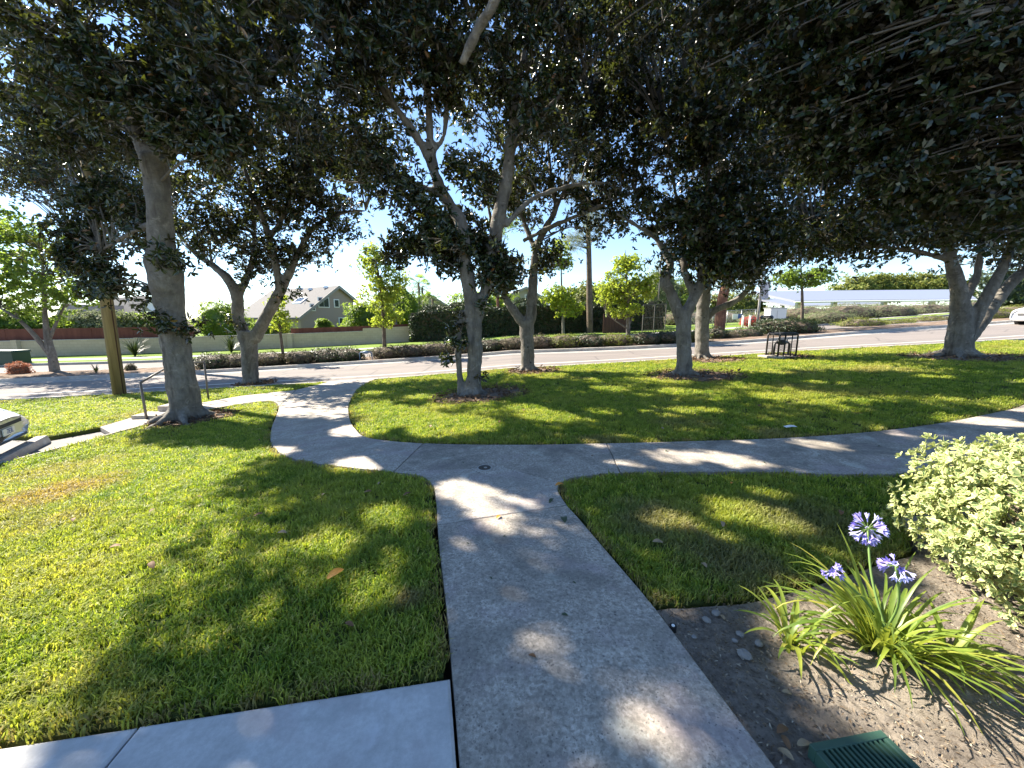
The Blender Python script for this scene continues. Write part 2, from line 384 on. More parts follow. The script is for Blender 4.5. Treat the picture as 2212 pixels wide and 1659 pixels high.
# ------------------------------------------------------------------ flat pieces that follow the terrain
def area2(p): return sum(p[i][0] * p[(i + 1) % len(p)][1] - p[(i + 1) % len(p)][0] * p[i][1] for i in range(len(p))) / 2
def clean(poly, mn=0.004):
    out = []
    for p in poly:
        p = (float(p[0]), float(p[1]))
        if not out or math.hypot(p[0] - out[-1][0], p[1] - out[-1][1]) > mn: out.append(p)
    while math.hypot(out[0][0] - out[-1][0], out[0][1] - out[-1][1]) < mn: out.pop()
    return out if area2(out) > 0 else out[::-1]
def densify(poly, step):
    out = []
    for i in range(len(poly)):
        a, b = poly[i], poly[(i + 1) % len(poly)]
        n = max(1, int(math.hypot(b[0] - a[0], b[1] - a[1]) / step))
        out += [(a[0] + (b[0] - a[0]) * k / n, a[1] + (b[1] - a[1]) * k / n) for k in range(n)]
    return out
def inset(poly, d):
    n = len(poly); out = []
    for i in range(n):
        p, a, b = Vector(poly[i]), Vector(poly[i - 1]), Vector(poly[(i + 1) % n])
        e1, e2 = (p - a).normalized(), (b - p).normalized()
        n1, n2 = Vector((-e1.y, e1.x)), Vector((-e2.y, e2.x))
        m_ = n1 + n2
        m_ = m_ / max(0.35, m_.length_squared / 2) if m_.length > 1e-6 else n1
        out.append(tuple(p + m_ * d))
    return out
def inside(poly, X, Y):
    P = np.asarray(poly); r = np.zeros(X.shape, bool); j = len(P) - 1
    for i in range(len(P)):
        xi, yi, xj, yj = P[i, 0], P[i, 1], P[j, 0], P[j, 1]
        with np.errstate(divide='ignore', invalid='ignore'):
            r ^= ((yi > Y) != (yj > Y)) & (X < (xj - xi) * (Y - yi) / (yj - yi) + xi)
        j = i
    return r
def sheet(name, poly, dz, thick, step, mat, parent=None, gap=0.0, lip=0.0, rough=0.0):
    poly = densify(clean(poly), max(step, 0.08))
    if gap: poly = inset(poly, gap)
    top = inset(poly, lip) if lip else poly
    P = np.asarray(top)
    xs = np.arange(P[:, 0].min(), P[:, 0].max(), step); ys = np.arange(P[:, 1].min(), P[:, 1].max(), step)
    X, Y = np.meshgrid(xs, ys); X = X.ravel(); Y = Y.ravel()
    X = X + rng.uniform(-.15, .15, X.shape) * step; Y = Y + rng.uniform(-.15, .15, Y.shape) * step
    ok = inside(inset(top, 0.25 * step), X, Y)
    pts = [Vector(p) for p in top] + [Vector((a, b)) for a, b in zip(X[ok], Y[ok])]
    n = len(top)
    vv, _, ff, ov, _, _ = delaunay_2d_cdt(pts, [(i, (i + 1) % n) for i in range(n)], [list(range(n))], 1, 1e-5)
    A = np.array([(p.x, p.y) for p in vv]); Z = Hn(A[:, 0], A[:, 1]) + dz
    if rough: Z = Z + rng.normal(0, rough, len(Z))
    V = [(a[0], a[1], z) for a, z in zip(A, Z)]
    F = [tuple(f) for f in ff]
    # rim: lip, then vertical edge
    idx = {}
    for i, o in enumerate(ov):
        for k in o:
            if k < n: idx[k] = i
    base = len(V); rings = [top] + ([poly] if lip else []); off = [0] + ([-lip * 0.6] if lip else [])
    V += [(p[0], p[1], H(*p) + dz - (lip * 0.6)) for p in poly] + [(p[0], p[1], H(*p) + dz - thick) for p in poly]
    for i in range(n):
        j = (i + 1) % n
        if i in idx and j in idx:
            F.append((idx[j], idx[i], base + i, base + j))
        F.append((base + j, base + i, base + n + i, base + n + j))
    return link(name, mesh(V, F), mat, parent)

# ---- outlines measured in the photograph (2212 x 1659), laid on the ground
def curve(px, ext=(), k=4):
    return [G(*p) for p in px] + [Vector(e) for e in ext]
W = curve([(990, 1659), (975, 1466), (961, 1300), (948, 1190), (944, 1133), (942, 1085), (936, 1050), (920, 1032), (895, 1024), (850, 1019), (760, 1010), (690, 1001), (640, 992), (605, 978), (588, 962), (583, 945), (587, 920), (598, 893), (602, 878), (594, 868), (575, 866), (520, 872), (450, 884)])
I = curve([(800, 823), (775, 838), (760, 858), (753, 880), (757, 908), (770, 928), (785, 941), (820, 949), (915, 957), (1100, 960), (1310, 957), (1500, 952), (1700, 945), (1900, 930), (2050, 910), (2150, 890), (2212, 873)], [(10.2, 7.2), (14, 8.5), (20, 9.6)])
E_ = curve([(1680, 1659), (1540, 1475), (1415, 1310), (1330, 1210), (1250, 1117), (1225, 1090), (1210, 1068), (1205, 1055), (1212, 1043), (1235, 1032), (1275, 1026), (1340, 1021), (1600, 1018), (2000, 1018)], [(6.5, 4.55), (9.5, 5.7), (13, 6.7), (20, 7.8)])
K = 4
Wc, Ic, Ec = cr(W, K), cr(I, K), cr(E_, K)
def sl(c, a, b): return c[a * K:b * K + 1]
def ext(a, b, d):
    "continue the line b->a beyond a"
    return a + (a - b).normalized() * d
walkN = [G(*p) for p in [(705, 826), (640, 842), (520, 855), (440, 869), (315, 893), (215, 922)]]
walkS = [G(*p) for p in [(400, 898), (335, 912), (240, 936), (150, 960), (0, 1000)]] + [Vector((-9.6, 4.6))]
def yN(x): return np.interp(x, [-90, -40, -15.4, -9.5, -4.5, 1.4, 5.8, 11.6, 20.4, 45, 90], [4, 9.0, 11.6, 12.5, 12.55, 12.95, 13.9, 15.2, 15.7, 19, 25])
def yF(x): return np.interp(x, [-90, -40, -22, -18, -12, -8.5, -2.7, 3, 8.9, 13, 18, 23, 31, 90], [8, 14.2, 16.4, 17.2, 18.6, 19.5, 19.8, 19.7, 20.2, 21.2, 22.8, 24, 25, 35])
xs_s = np.arange(-90, 90.1, 1.0)
def smooth(f):
    y = f(xs_s)
    for _ in range(6): y = np.convolve(np.pad(y, 1, 'edge'), [.25, .5, .25], 'valid')
    return lambda x: np.interp(x, xs_s, y)
yN, yF = smooth(yN), smooth(yF)
def yW(x): return np.interp(x, [-90, -36.7, -29.9, -20.7, -9.2, 5, 20, 90], [14, 27.0, 28.8, 31.8, 35.6, 38.5, 41.5, 52])

# the ground, one sheet to the horizon
gx = np.unique(np.concatenate([np.linspace(-900, -60, 15), np.arange(-60, -14, 2.0), np.arange(-14, 14, 0.5), np.arange(14, 60, 2.0), np.linspace(60, 900, 15)]))
gy = np.unique(np.concatenate([np.linspace(-60, -4, 8), np.arange(-4, 14, 0.5), np.arange(14, 60, 2.0), np.linspace(60, 1200, 18)]))
X, Y = np.meshgrid(gx, gy)
Z = Hn(X, Y) - 0.16
V = np.stack([X.ravel(), Y.ravel(), Z.ravel()], 1)
nx = len(gx); a = (np.arange(len(gy) - 1)[:, None] * nx + np.arange(nx - 1)[None]).ravel()
tag(link('ground', np_mesh(V, np.stack([a, a + 1, a + nx + 1, a + nx], 1), smooth=True), M['earth']), kind='structure')

# footpath of cast panels
path = tag(bpy.data.objects.new('footpath', None), kind='structure'); COL.objects.link(path)
A0, A1 = ext(W[0], W[1], 3.0), ext(E_[0], E_[1], 3.0)
GP, LP = 0.006, 0.008
sheet('panel', [A0] + sl(Wc, 0, 4) + sl(Ec, 0, 5)[::-1] + [A1], 0, 0.1, 0.25, M['path'], path, GP, LP)
q1, q2, q3, q4 = G(1015, 1011), G(1062, 1002), G(1083, 1023), G(1035, 1021)
sheet('panel', sl(Wc, 4, 9) + [q1, q4, q3] + sl(Ec, 5, 7)[::-1], 0, 0.1, 0.25, M['path_light'], path, GP * 0.5, LP)
sheet('panel', [q1, q2] + [Ec[8 * K]] + [Ec[7 * K + 1], Ec[7 * K]] + [q3, q4], 0, 0.1, 0.25, M['path_light'], path, GP * 0.5, LP)
sheet('panel', [Wc[9 * K], q1, q2] + sl(Ec, 8, 11) + sl(Ic, 8, 10)[::-1], 0, 0.1, 0.25, M['path'], path, GP * 0.7, LP)
sheet('panel', sl(Ec, 11, 17) + sl(Ic, 10, 19)[::-1], 0, 0.1, 0.3, M['path'], path, GP, LP)
sheet('panel', sl(Wc, 9, 13) + sl(Ic, 6, 8), 0, 0.1, 0.25, M['path_light'], path, GP, LP)
sheet('panel', sl(Wc, 13, 18) + [walkN[1], walkN[0], Vector((walkN[0].x, float(yN(walkN[0].x)) - 0.02)), Vector((I[0].x, float(yN(I[0].x)) - 0.02))] + sl(Ic, 0, 6), 0, 0.1, 0.3, M['path_light'], path, GP, LP)
sheet('panel', sl(Wc, 18, 22) + walkS[:3] + walkN[5:0:-1], 0, 0.1, 0.3, M['path_light'], path, GP, LP)
# newer slabs at the viewer's left
dW = (G(0, 1615) - W[1]); sL = W[1] + dW.normalized() * 5.5
jn, jf = G(295, 1579), G(228, 1659); jn = W[1] + dW.normalized() * (jn - W[1]).dot(dW.normalized())
nw = tag(bpy.data.objects.new('entrance_paving', None), kind='structure'); COL.objects.link(nw)
A0b = A0 + Vector((-0.004, 0))
jb = ext(jf, jn, 2.6)
sheet('panel', [W[1] + Vector((-.004, 0)), jn, jb, A0b, W[0] + Vector((-.004, 0))], 0.006, 0.1, 0.3, M['slab'], nw, 0.003, 0.012)
sheet('panel', [jn, sL, sL + (jb - jn), jb], 0.006, 0.1, 0.3, M['slab'], nw, 0.006, 0.012)

# lawns
road_edge = lambda a, b, n=30: [Vector((x, float(yN(x)) - 0.03)) for x in np.linspace(a, b, n)]
lawn_left = sl(Wc, 1, 22) + walkS + [Vector((-9.9, 2)), Vector((-8, 0.2)), sL]
lawn_island = Ic + [Vector((20, 15.4))] + road_edge(19.9, I[0].x, 34)
bed = [G(*p) for p in [(1520, 1303), (1640, 1292), (1760, 1258), (1900, 1212), (1985, 1190)]] + [Vector((3.2, 2.95)), Vector((6, 3.3)), Vector((20, 6.2))]
lawn_right = sl(Ec, 2, 17) + bed[::-1]
parkN = [G(95, 943), Vector((-10.2, 7.3)), Vector((-15, 8.2)), Vector((-22, 9.0))]
lawn_road = [Vector((walkN[0].x - 0.02, float(yN(walkN[0].x)) - 0.06))] + walkN + parkN + road_edge(-22, walkN[0].x - 0.2, 24)
LAWNS = []
for nm, poly, g_ in (('lawn', lawn_left, 0.034), ('lawn', lawn_island, 0.034), ('lawn', lawn_right, 0.034), ('lawn', lawn_road, 0.03)):
    poly = clean(poly); LAWNS.append(inset(densify(poly, 0.2), g_))
    tag(sheet(nm, poly, -0.022, 0.1, 0.35, M['thatch'], None, g_), kind='structure')
soil_poly = [A1] + sl(Ec, 0, 2) + bed + [Vector((20, -3)), A1 + Vector((0.5, -0.8))]
def clip_x(poly, x, side):
    out = []; n = len(poly)
    for i in range(n):
        p, q = poly[i], poly[(i + 1) % n]; ip, iq = (p[0] - x) * side >= 0, (q[0] - x) * side >= 0
        if ip: out.append((p[0], p[1]))
        if ip != iq: f = (x - p[0]) / (q[0] - p[0]); out.append((x, p[1] + (q[1] - p[1]) * f))
    return out
tag(sheet('planting_bed', clip_x(soil_poly, 3.0, -1), -0.024, 0.1, 0.032, M['soil'], None, 0.004, 0, 0.0038), kind='structure')
tag(sheet('planting_bed', clip_x(soil_poly, 2.99, 1), -0.026, 0.1, 0.5, M['soil'], None, 0.0), kind='structure')
park_poly = [walkN[5], *parkN, Vector((-22, 2.5)), Vector((-9.6, 4.6)), *walkS[2:5][::-1]]
tag(sheet('parking_bay', park_poly, -0.10, 0.08, 0.6, M['park'], None, 0.004), kind='structure')
kerbp = walkS[2:]
kb = [Vector((p.x + 0.02, p.y + 0.17)) for p in kerbp]
tag(sheet('bay_kerb', kerbp + kb[::-1], 0.0, 0.2, 0.3, M['kerb'], None, 0.004, 0.02), kind='structure')

# road, gutters, kerbs, median, far lanes, verge
def ribbon(name, f0, f1, dz0, dz1, mat, x0=-88, x1=88, skirt=0.0, nrow=3):
    xs = np.arange(x0, x1 + .01, 1.0); V = []; F = []
    rows = [(1 - k / nrow, k / nrow) for k in range(nrow + 1)]
    for x in xs:
        a, b = float(f0(x)), float(f1(x))
        pts = [(a * w0 + b * w1, dz0 * w0 + dz1 * w1) for w0, w1 in rows]
        if skirt: pts = [(a, dz0 - skirt)] + pts + [(b, dz1 - skirt)]
        V += [(x, y, H(x, y) + d) for y, d in pts]
    n = len(pts)
    for i in range(len(xs) - 1):
        for k in range(n - 1): F.append((i * n + k, (i + 1) * n + k, (i + 1) * n + k + 1, i * n + k + 1))
    return tag(link(name, mesh(V, F), mat), kind='structure')
ribbon('kerb', lambda x: yN(x), lambda x: yN(x) + 0.16, 0.0, -0.005, M['kerb'], skirt=0.16)
ribbon('gutter', lambda x: yN(x) + 0.16, lambda x: yN(x) + 0.65, -0.118, -0.11, M['kerb'])
ribbon('road', lambda x: yN(x) + 0.6, lambda x: yF(x) - 0.4, -0.115, -0.115, M['asphalt'], nrow=6)
ribbon('lane_line', lambda x: yN(x) + 1.75, lambda x: yN(x) + 1.87, -0.110, -0.110, M['line'], nrow=1)
ribbon('lane_line', lambda x: yF(x) - 0.75, lambda x: yF(x) - 0.65, -0.110, -0.110, M['line'], nrow=1)
ribbon('gutter', lambda x: yF(x) - 0.45, lambda x: yF(x), -0.11, -0.118, M['kerb'])
ribbon('kerb', lambda x: yF(x), lambda x: yF(x) + 0.16, 0.03, 0.03, M['kerb'], skirt=0.16)
ribbon('median', lambda x: yF(x) + 0.16, lambda x: yF(x) + 2.9, 0.02, 0.02, M['mulch'])
ribbon('kerb', lambda x: yF(x) + 2.9, lambda x: yF(x) + 3.06, 0.03, 0.03, M['kerb'], skirt=0.16)
ribbon('road', lambda x: yF(x) + 3.06, lambda x: yF(x) + 7.8, -0.115, -0.115, M['asphalt'])
ribbon('kerb', lambda x: yF(x) + 7.8, lambda x: yF(x) + 7.96, 0.03, 0.03, M['kerb'], skirt=0.16)
ribbon('verge', lambda x: yF(x) + 7.96, lambda x: yF(x) + 9.3, 0.02, 0.02, M['far_lawn'])
ribbon('pavement', lambda x: yF(x) + 9.3, lambda x: yF(x) + 10.6, 0.03, 0.03, M['kerb'])
ribbon('verge', lambda x: yF(x) + 10.6, lambda x: yF(x) + 60, 0.02, 0.02, M['far_lawn'], nrow=24)

# ------------------------------------------------------------------ foliage
def unit(a): return a / np.maximum(np.linalg.norm(a, axis=1, keepdims=True), 1e-9)
def leaves(pos, axis, per, L, Wd, t0=35, t1=100, droop=0.25, jit=0.35, shape=(0.9, 0.8), simple=False):
    "whorls of leaves: per leaves round each axis; returns V, F, rnd"
    N = len(pos)
    pos = np.repeat(pos, per, 0); ax = np.repeat(unit(axis), per, 0); n = len(pos)
    r = unit(rng.normal(size=(n, 3))); rad = unit(r - ax * (r * ax).sum(1, keepdims=True))
    th = np.radians(rng.uniform(t0, t1, n))[:, None]
    d = ax * np.cos(th) + rad * np.sin(th); d[:, 2] -= droop * rng.uniform(0, 1, n); d = unit(d)
    nr = ax + rng.normal(0, jit, (n, 3)); nr = unit(nr - d * (nr * d).sum(1, keepdims=True))
    s = np.cross(nr, d)
    ln = (L * rng.uniform(0.45, 1.25, n))[:, None]; w = (Wd * rng.uniform(0.6, 1.2, n))[:, None] / 2
    b = pos + d * ln * 0.08
    up = nr * w * 0.45; sag = nr * ln * rng.uniform(-0.02, 0.16, n)[:, None]
    tip = b + d * ln - sag
    if simple:
        V = np.stack([b, b + d * ln * .5 - s * w * shape[0] + up, tip, b + d * ln * .5 + s * w * shape[0] + up], 1).reshape(-1, 3)
        return V, (np.arange(n) * 4)[:, None] + np.array([[0, 1, 2, 3]]), np.repeat(rng.uniform(0, 1, n), 4)
    l1 = b + d * ln * 0.32 + s * w * shape[0] + up; l2 = b + d * ln * 0.68 + s * w * shape[1] + up - sag * 0.45
    r1 = b + d * ln * 0.32 - s * w * shape[0] + up; r2 = b + d * ln * 0.68 - s * w * shape[1] + up - sag * 0.45
    V = np.stack([b, l1, l2, tip, r2, r1], 1).reshape(-1, 3)
    o = (np.arange(n) * 6)[:, None]
    F = np.concatenate([o + np.array([[0, 5, 4, 3]]), o + np.array([[0, 3, 2, 1]])], 0)
    return V, F, np.repeat(rng.uniform(0, 1, n), 6)
def leaf_mesh(pos, axis, per, L, Wd, **kw):
    V, F, r = leaves(pos, axis, per, L, Wd, **kw)
    return np_mesh(V, F, {'rnd': r})
def ball(n, c, rad, shell=0.0, low=-1.0):
    p = unit(rng.normal(size=(n, 3)))
    p *= (rng.uniform(shell ** 3, 1, n) ** (1 / 3))[:, None]
    if low > -1: p = p[p[:, 2] > low]
    return np.asarray(c) + p * np.asarray(rad)

# places on the ground that lie in full sun: (x, y, z, radius); foliage between them and the sun is thinned
SUNNY = [(-4.6, 4.2, 0, 1.2), (-3.6, 2.4, 0, 0.9), (-2.9, 1.5, 0, 0.6), (-5.8, 4.4, 0, 1.3), (-8.3, 5.6, 0, 1.0), (-9, 9.5, 0, 1.6), (-5.0, 3.0, 0, 1.0), (-2.3, 1.25, 0, 0.35),
         (2.75, 1.95, 0.75, 0.75), (3.2, 2.3, 0.9, 0.6), (2.3, 1.6, .4, .45), (1.85, 1.62, 0.3, 0.33), (1.62, 1.38, 0, 0.22), (1.85, 1.85, .55, .14), (1.75, 1.6, .15, .42), (2.2, 1.5, .15, .32), (1.72, 1.3, 0, .2), (2.4, 1.7, .3, .4), (2.6, 1.4, .4, .4),
         (-0.45, 3.45, 0, 0.22), (-0.2, 3.0, 0, 0.14), (-1.9, 6.6, 0, 0.6), (-2.4, 5.9, 0, .4), (-0.9, 6.0, 0, .5), (0.6, 6.3, 0, .35), (-2.1, 8.8, 0, .25), (-3.6, 9.8, 0, .2), (2.6, 6.4, 0, .3),
         (-3.2, 4.9, 0, .25), (-1.75, 4.2, 0, .25), (-1.05, 3.0, 0, .14), (-0.8, 2.1, 0, .1), (-1.3, 2.55, 0, .13), (0.55, 1.3, 0, .07), (5.2, 6.8, 0, .3), (1.9, 4.3, 0, .18), (2.5, 4.2, 0, .2), (1.2, 4.1, 0, .12), (2.0, 3.0, 0, .22), (1.3, 2.9, 0, .12), (2.4, 3.4, 0, .12), (6.5, 5.2, 0, .3), (3.8, 4.6, 0, .15), (7, 8.5, 0, .3), (3.5, 8.0, 0, .3), (9.5, 8.6, 0, .25),
         (0.3, 6.9, 0, .25), (1.6, 6.5, 0, .22), (3.3, 6.5, 0, .22), (5, 7.2, 0, .25), (-3.0, 8.2, 0, .25), (4, 9.2, 0, .22), (7, 10, 0, .2), (1, 10.4, 0, .2), (-2.4, 7.4, 0, .45), (-1.2, 5.6, 0, .3), (9, 10.5, 0, .2), (2.2, 8.6, 0, .25), (10.5, 7.6, 0, .3), (-1.5, 11.2, 0, .25), (12, 11.2, 0, .3), (8, 12.3, 0, .25)]
SV = np.array(SUN)
for x0_, x1_, y0_, y1_, n_ in ((1.0, 8.0, 3.9, 6.2, 26), (-4.2, -1.4, 4.6, 11.0, 26), (-1.2, 1.2, 3.2, 4.9, 12), (-2.6, -.3, 1.6, 4.0, 9), (-.1, 1.0, 1.2, 3.0, 7), (-1, 11, 6, 12, 26), (.8, 4, 2.4, 3.8, 8)):
    SUNNY += [(random.uniform(x0_, x1_), random.uniform(y0_, y1_), 0, random.uniform(-.01, .05)) for _ in range(n_)]
SA = np.array(SUNNY); SG = np.stack([SA[:, 0], SA[:, 1], Hn(SA[:, 0], SA[:, 1]) + SA[:, 2]], 1); SR2 = (SA[:, 3] + 0.07) ** 2
def thin(pos, mn=0.45):
    q = pos[:, None, :] - SG[None]; a = q @ SV
    d2 = (q * q).sum(2) - a * a
    return ~((d2 < SR2) & (a > mn)).any(1)

def limb_points(chains):
    P = []; Rr = []
    for ch in chains:
        p, r = cr([c[0] for c in ch], 6, [c[1] for c in ch]); P += p; Rr += r
    return np.array([tuple(p) for p in P]), np.array(Rr)
def tree(name, label, chains, blobs, per=8, L=0.13, Wd=0.055, leaf='leaf', barkm='bark', group=None, voxel=0.04, roots=0, extra=(), wh=28, clump_r=0.36, flare=1.0, smooth_trunk=True, twig=True, leafkw={}, dens=1.0, rs=1.0):
    """chains: polylines of (point, radius), first starts at the base; blobs: (centre, radii, clump count) volumes the crown fills;
    extra: (centre, radius, whorls) tufts growing straight from the bark"""
    chains = [[(p, r * rs) for p, r in c] for c in chains]
    b0 = chains[0][0][0]
    root = thing(name, label, 'tree', (b0.x, b0.y, H(b0.x, b0.y)), 0, group)
    mb = MB()
    for ci, ch in enumerate(chains):
        p, r = cr([c[0] for c in ch], 5, [c[1] for c in ch])
        mb.tube(p, r, 14 if voxel else 9)
    for k in range(roots):
        a = 2 * PI * (k + random.uniform(-.3, .3)) / roots; rr = chains[0][0][1]
        ln = rr * random.uniform(1.6, 3.4); pts = []
        for s_ in (0, .25, .5, .75, 1):
            x = b0.x + math.cos(a + s_ * .4) * (rr * .45 + ln * s_); y = b0.y + math.sin(a + s_ * .4) * (rr * .45 + ln * s_)
            pts.append(Vector((x, y, H(x, y) + rr * 0.75 * (1 - s_) ** 2.6 - 0.03 - 0.03 * s_)))
        mb.tube(pts, [rr * .40, rr * .27, rr * .20, rr * .15, rr * .09], 8)
    tr = mb.build('trunk', M[barkm], root, True)
    if voxel:
        rm = tr.modifiers.new('weld', 'REMESH'); rm.mode = 'VOXEL'; rm.voxel_size = voxel; rm.use_smooth_shade = True
        sm = tr.modifiers.new('soften', 'SMOOTH'); sm.factor = 0.6; sm.iterations = 4
        tx = bpy.data.textures.new('bark_lumps', 'CLOUDS'); tx.noise_scale = 0.28; tx.noise_depth = 2
        dp = tr.modifiers.new('lumps', 'DISPLACE'); dp.texture = tx; dp.strength = 0.07; dp.mid_level = 0.5; dp.texture_coords = 'GLOBAL'
    # crown: clumps fill the blobs, each tied to the nearest limb by a branch
    LPts, LR = limb_points(chains)
    P, Ax = [], []
    br = MB()
    for c, rad, n in blobs:
        C = ball(int(n * dens), c, rad, 0.25)
        for q in C:
            k = thin(q[None])[0]
            pr = clump_r * rng.uniform(.7, 1.25)
            w = q + rng.normal(0, 1, (wh, 3)) * pr * np.array([.62, .62, .42])
            ax = unit(w - q + rng.normal(0, .25, (wh, 3)) * pr + np.array([0, 0, .3 * pr]))
            kp = thin(w)
            if twig and kp.mean() > .5:
                d = np.linalg.norm(LPts - q, axis=1) + np.maximum(0, LPts[:, 2] - q[2] + .3) * 1.5
                j = int(np.argmin(d)); a = Vector(LPts[j]); e = Vector(q)
                if thin(np.array([tuple(a.lerp(e, f_)) for f_ in (.15, .35, .55, .75, .95)])).all():
                    mid = (a + e) / 2 + Vector(rng.normal(0, .08, 3)) + Vector((0, 0, .12 * (a - e).length))
                    r0 = min(LR[j] * .6, .010 + .009 * (e - a).length, .024)
                    br.tube(cr([a, mid, e], 3), [r0 * (1 - i / 7.5) + .004 for i in range(7)], 5, False)
                for i in np.nonzero(kp)[0][:4]:
                    br.tube([e, (e + Vector(w[i])) / 2 + Vector((0, 0, .03)), Vector(w[i])], [.007, .005, .003], 3, False)
            P.append(w[kp]); Ax.append(ax[kp])
    for c, rad, n in extra:
        w = np.asarray(c) + rng.normal(0, 1, (n, 3)) * rad * .6; P.append(w); Ax.append(unit(w - np.asarray(c) + rng.normal(0, .2, (n, 3)) * rad))
    if P:
        P = np.concatenate(P); Ax = np.concatenate(Ax)
        link('crown', leaf_mesh(P, Ax, per, L, Wd, **leafkw), M[leaf], root)
    if br.v: br.build('branches', M[barkm], root, True)
    return root

def ch(*pts, Y=None):
    "chain of (px, py, depth, radius)"
    return [(at(a, b, y), r) for a, b, y, r in pts]
def gbase(px, py, r, sink=0.15):
    g_ = G(px, py); return (Vector((g_.x, g_.y, H(g_.x, g_.y) - sink)), r)
def blob(px, py, Y, rx, ry, rz, n): return (tuple(at(px, py, Y)), (rx, ry, rz), n)
def tuft(px, py, Y, r, n): return (tuple(at(px, py, Y)), r, n)

# T1: leaning trunk by the handrails
b = gbase(405, 903, .36); y = b[0].y
tree('shade_tree', 'thick leaning grey trunk beside the handrails, its crown filling the upper left', [
    [b] + ch((397, 850, y, .32), (384, 770, y, .29), (368, 670, y, .28), (357, 600, y - .1, .34), (352, 565, y - .1, .33), (350, 530, y - .1, .25), (345, 460, y - .2, .23), (338, 390, y - .2, .23), (334, 340, y - .2, .27)),
    ch((334, 350, y - .2, .22), (365, 250, y, .15), (400, 165, y + .1, .13), (412, 105, y + .2, .12), (440, 20, y + .3, .09), (470, -120, y + .3, .06)),
    ch((412, 110, y + .2, .09), (375, 30, y, .08), (330, -120, y, .05)),
    ch((330, 350, y - .2, .2), (280, 270, y + .4, .13), (190, 190, y + 1.2, .09), (90, 120, y + 1.8, .05)),
    ch((336, 345, y - .2, .18), (420, 290, y - .5, .07), (520, 200, y - 1.1, .05), (620, 120, y - 1.5, .03)),
    [(at(336, 350, y - .2), .11), (Vector((-7.3, 7.5, 6.2)), .08), (Vector((-7.5, 6.8, 7.6)), .06), (Vector((-7.2, 6.2, 9.4)), .04)],
    [(Vector((-7.4, 7.1, 7.0)), .05), (Vector((-8.6, 6.2, 7.8)), .05), (Vector((-9.4, 6.0, 8.2)), .03)],
    [(at(365, 250, y), .12), (Vector((-5.9, 8.2, 7.2)), .08), (Vector((-5.4, 8.3, 8.8)), .04)],
    ch((345, 480, y - .2, .10), (290, 500, y + .3, .06), (220, 540, y + .7, .04))],
    [blob(230, 130, y + 1.9, 2.9, 1.8, 1.5, 84), blob(30, 150, y + 2.2, 2.0, 1.8, 1.5, 44), blob(430, 220, y + .3, 1.2, 1.3, .9, 18), blob(590, 150, y - 1.3, 1.0, 1.1, .75, 22), blob(480, 40, y + .6, 1.5, 1.4, .9, 16), blob(250, 270, y + .9, 1.5, 1.0, .6, 24), blob(350, 270, y - .7, 1.0, .5, .5, 26), blob(240, 160, y - .8, 1.5, .6, .8, 40), blob(440, 270, y - .9, .9, .5, .5, 16), blob(430, 120, y - .6, 1.1, .6, .7, 9), blob(150, 250, y + 1.6, 2.0, 1.2, .9, 40),
     blob(300, -170, y + .5, 2.9, 2.3, 1.5, 46), blob(520, -200, y - .8, 1.8, 1.7, 1.2, 24), ((-8.0, 6.2, 7.2), (2.2, 1.6, 1.2), 44), ((-7.0, 5.9, 9.3), (2.8, 1.9, 1.3), 66), ((-7.3, 6.3, 8.2), (1.8, 1.2, 1.2), 46), ((-5.6, 8.2, 8.2), (1.8, 1.4, 1.4), 40), blob(300, 470, y + .5, .35, .5, .55, 6),
     blob(200, 570, y + .9, .6, .4, .35, 10), blob(215, 440, y + .9, .7, .4, .5, 12), blob(250, 620, y + .7, .35, .3, .3, 5), blob(140, 500, y + 1, .6, .4, .4, 7)],
    rs=.87, dens=1.08, roots=7, extra=[tuft(352, 545, y - .35, .24, 34), tuft(348, 695, y - .35, .2, 26), tuft(312, 640, y - .1, .2, 18), tuft(420, 705, y - .2, .16, 14), tuft(310, 545, y, .22, 18), tuft(400, 560, y, .22, 16), tuft(395, 715, y - .2, .12, 8)])

# tree across the near lanes, its trunk hidden behind the leaning one
yy_ = 18.7; b = at(388, 800, yy_); b = (Vector((b.x, yy_, H(b.x, yy_) - .15)), .26)
tree('shade_tree', 'darker tree across the road whose crown shows left of the leaning trunk', [
    [b] + ch((382, 740, yy_, .22), (375, 660, yy_, .2), (360, 560, yy_, .18), (335, 480, yy_, .15), (270, 405, yy_, .11), (180, 370, yy_, .07), (60, 350, yy_, .04)),
    ch((340, 490, yy_, .12), (330, 400, yy_ + .3, .09), (280, 300, yy_ + .4, .06)), ch((350, 540, yy_, .1), (260, 520, yy_ - .3, .07), (150, 500, yy_ - .3, .04))],
    [blob(60, 360, yy_, 2.6, 1.8, 1.6, 50), blob(180, 390, yy_, 2.2, 1.6, 1.2, 44), blob(280, 380, yy_, 1.6, 1.5, 1.5, 32), blob(-60, 330, yy_, 2.2, 1.8, 1.6, 24), blob(240, 480, yy_, 1.4, 1, .7, 14), blob(330, 430, yy_, 1.0, 1, 1.5, 14), blob(110, 300, yy_, 2.4, 1.8, 1.2, 30)], wh=22, clump_r=.5, L=.16, Wd=.075, leafkw=dict(simple=True))

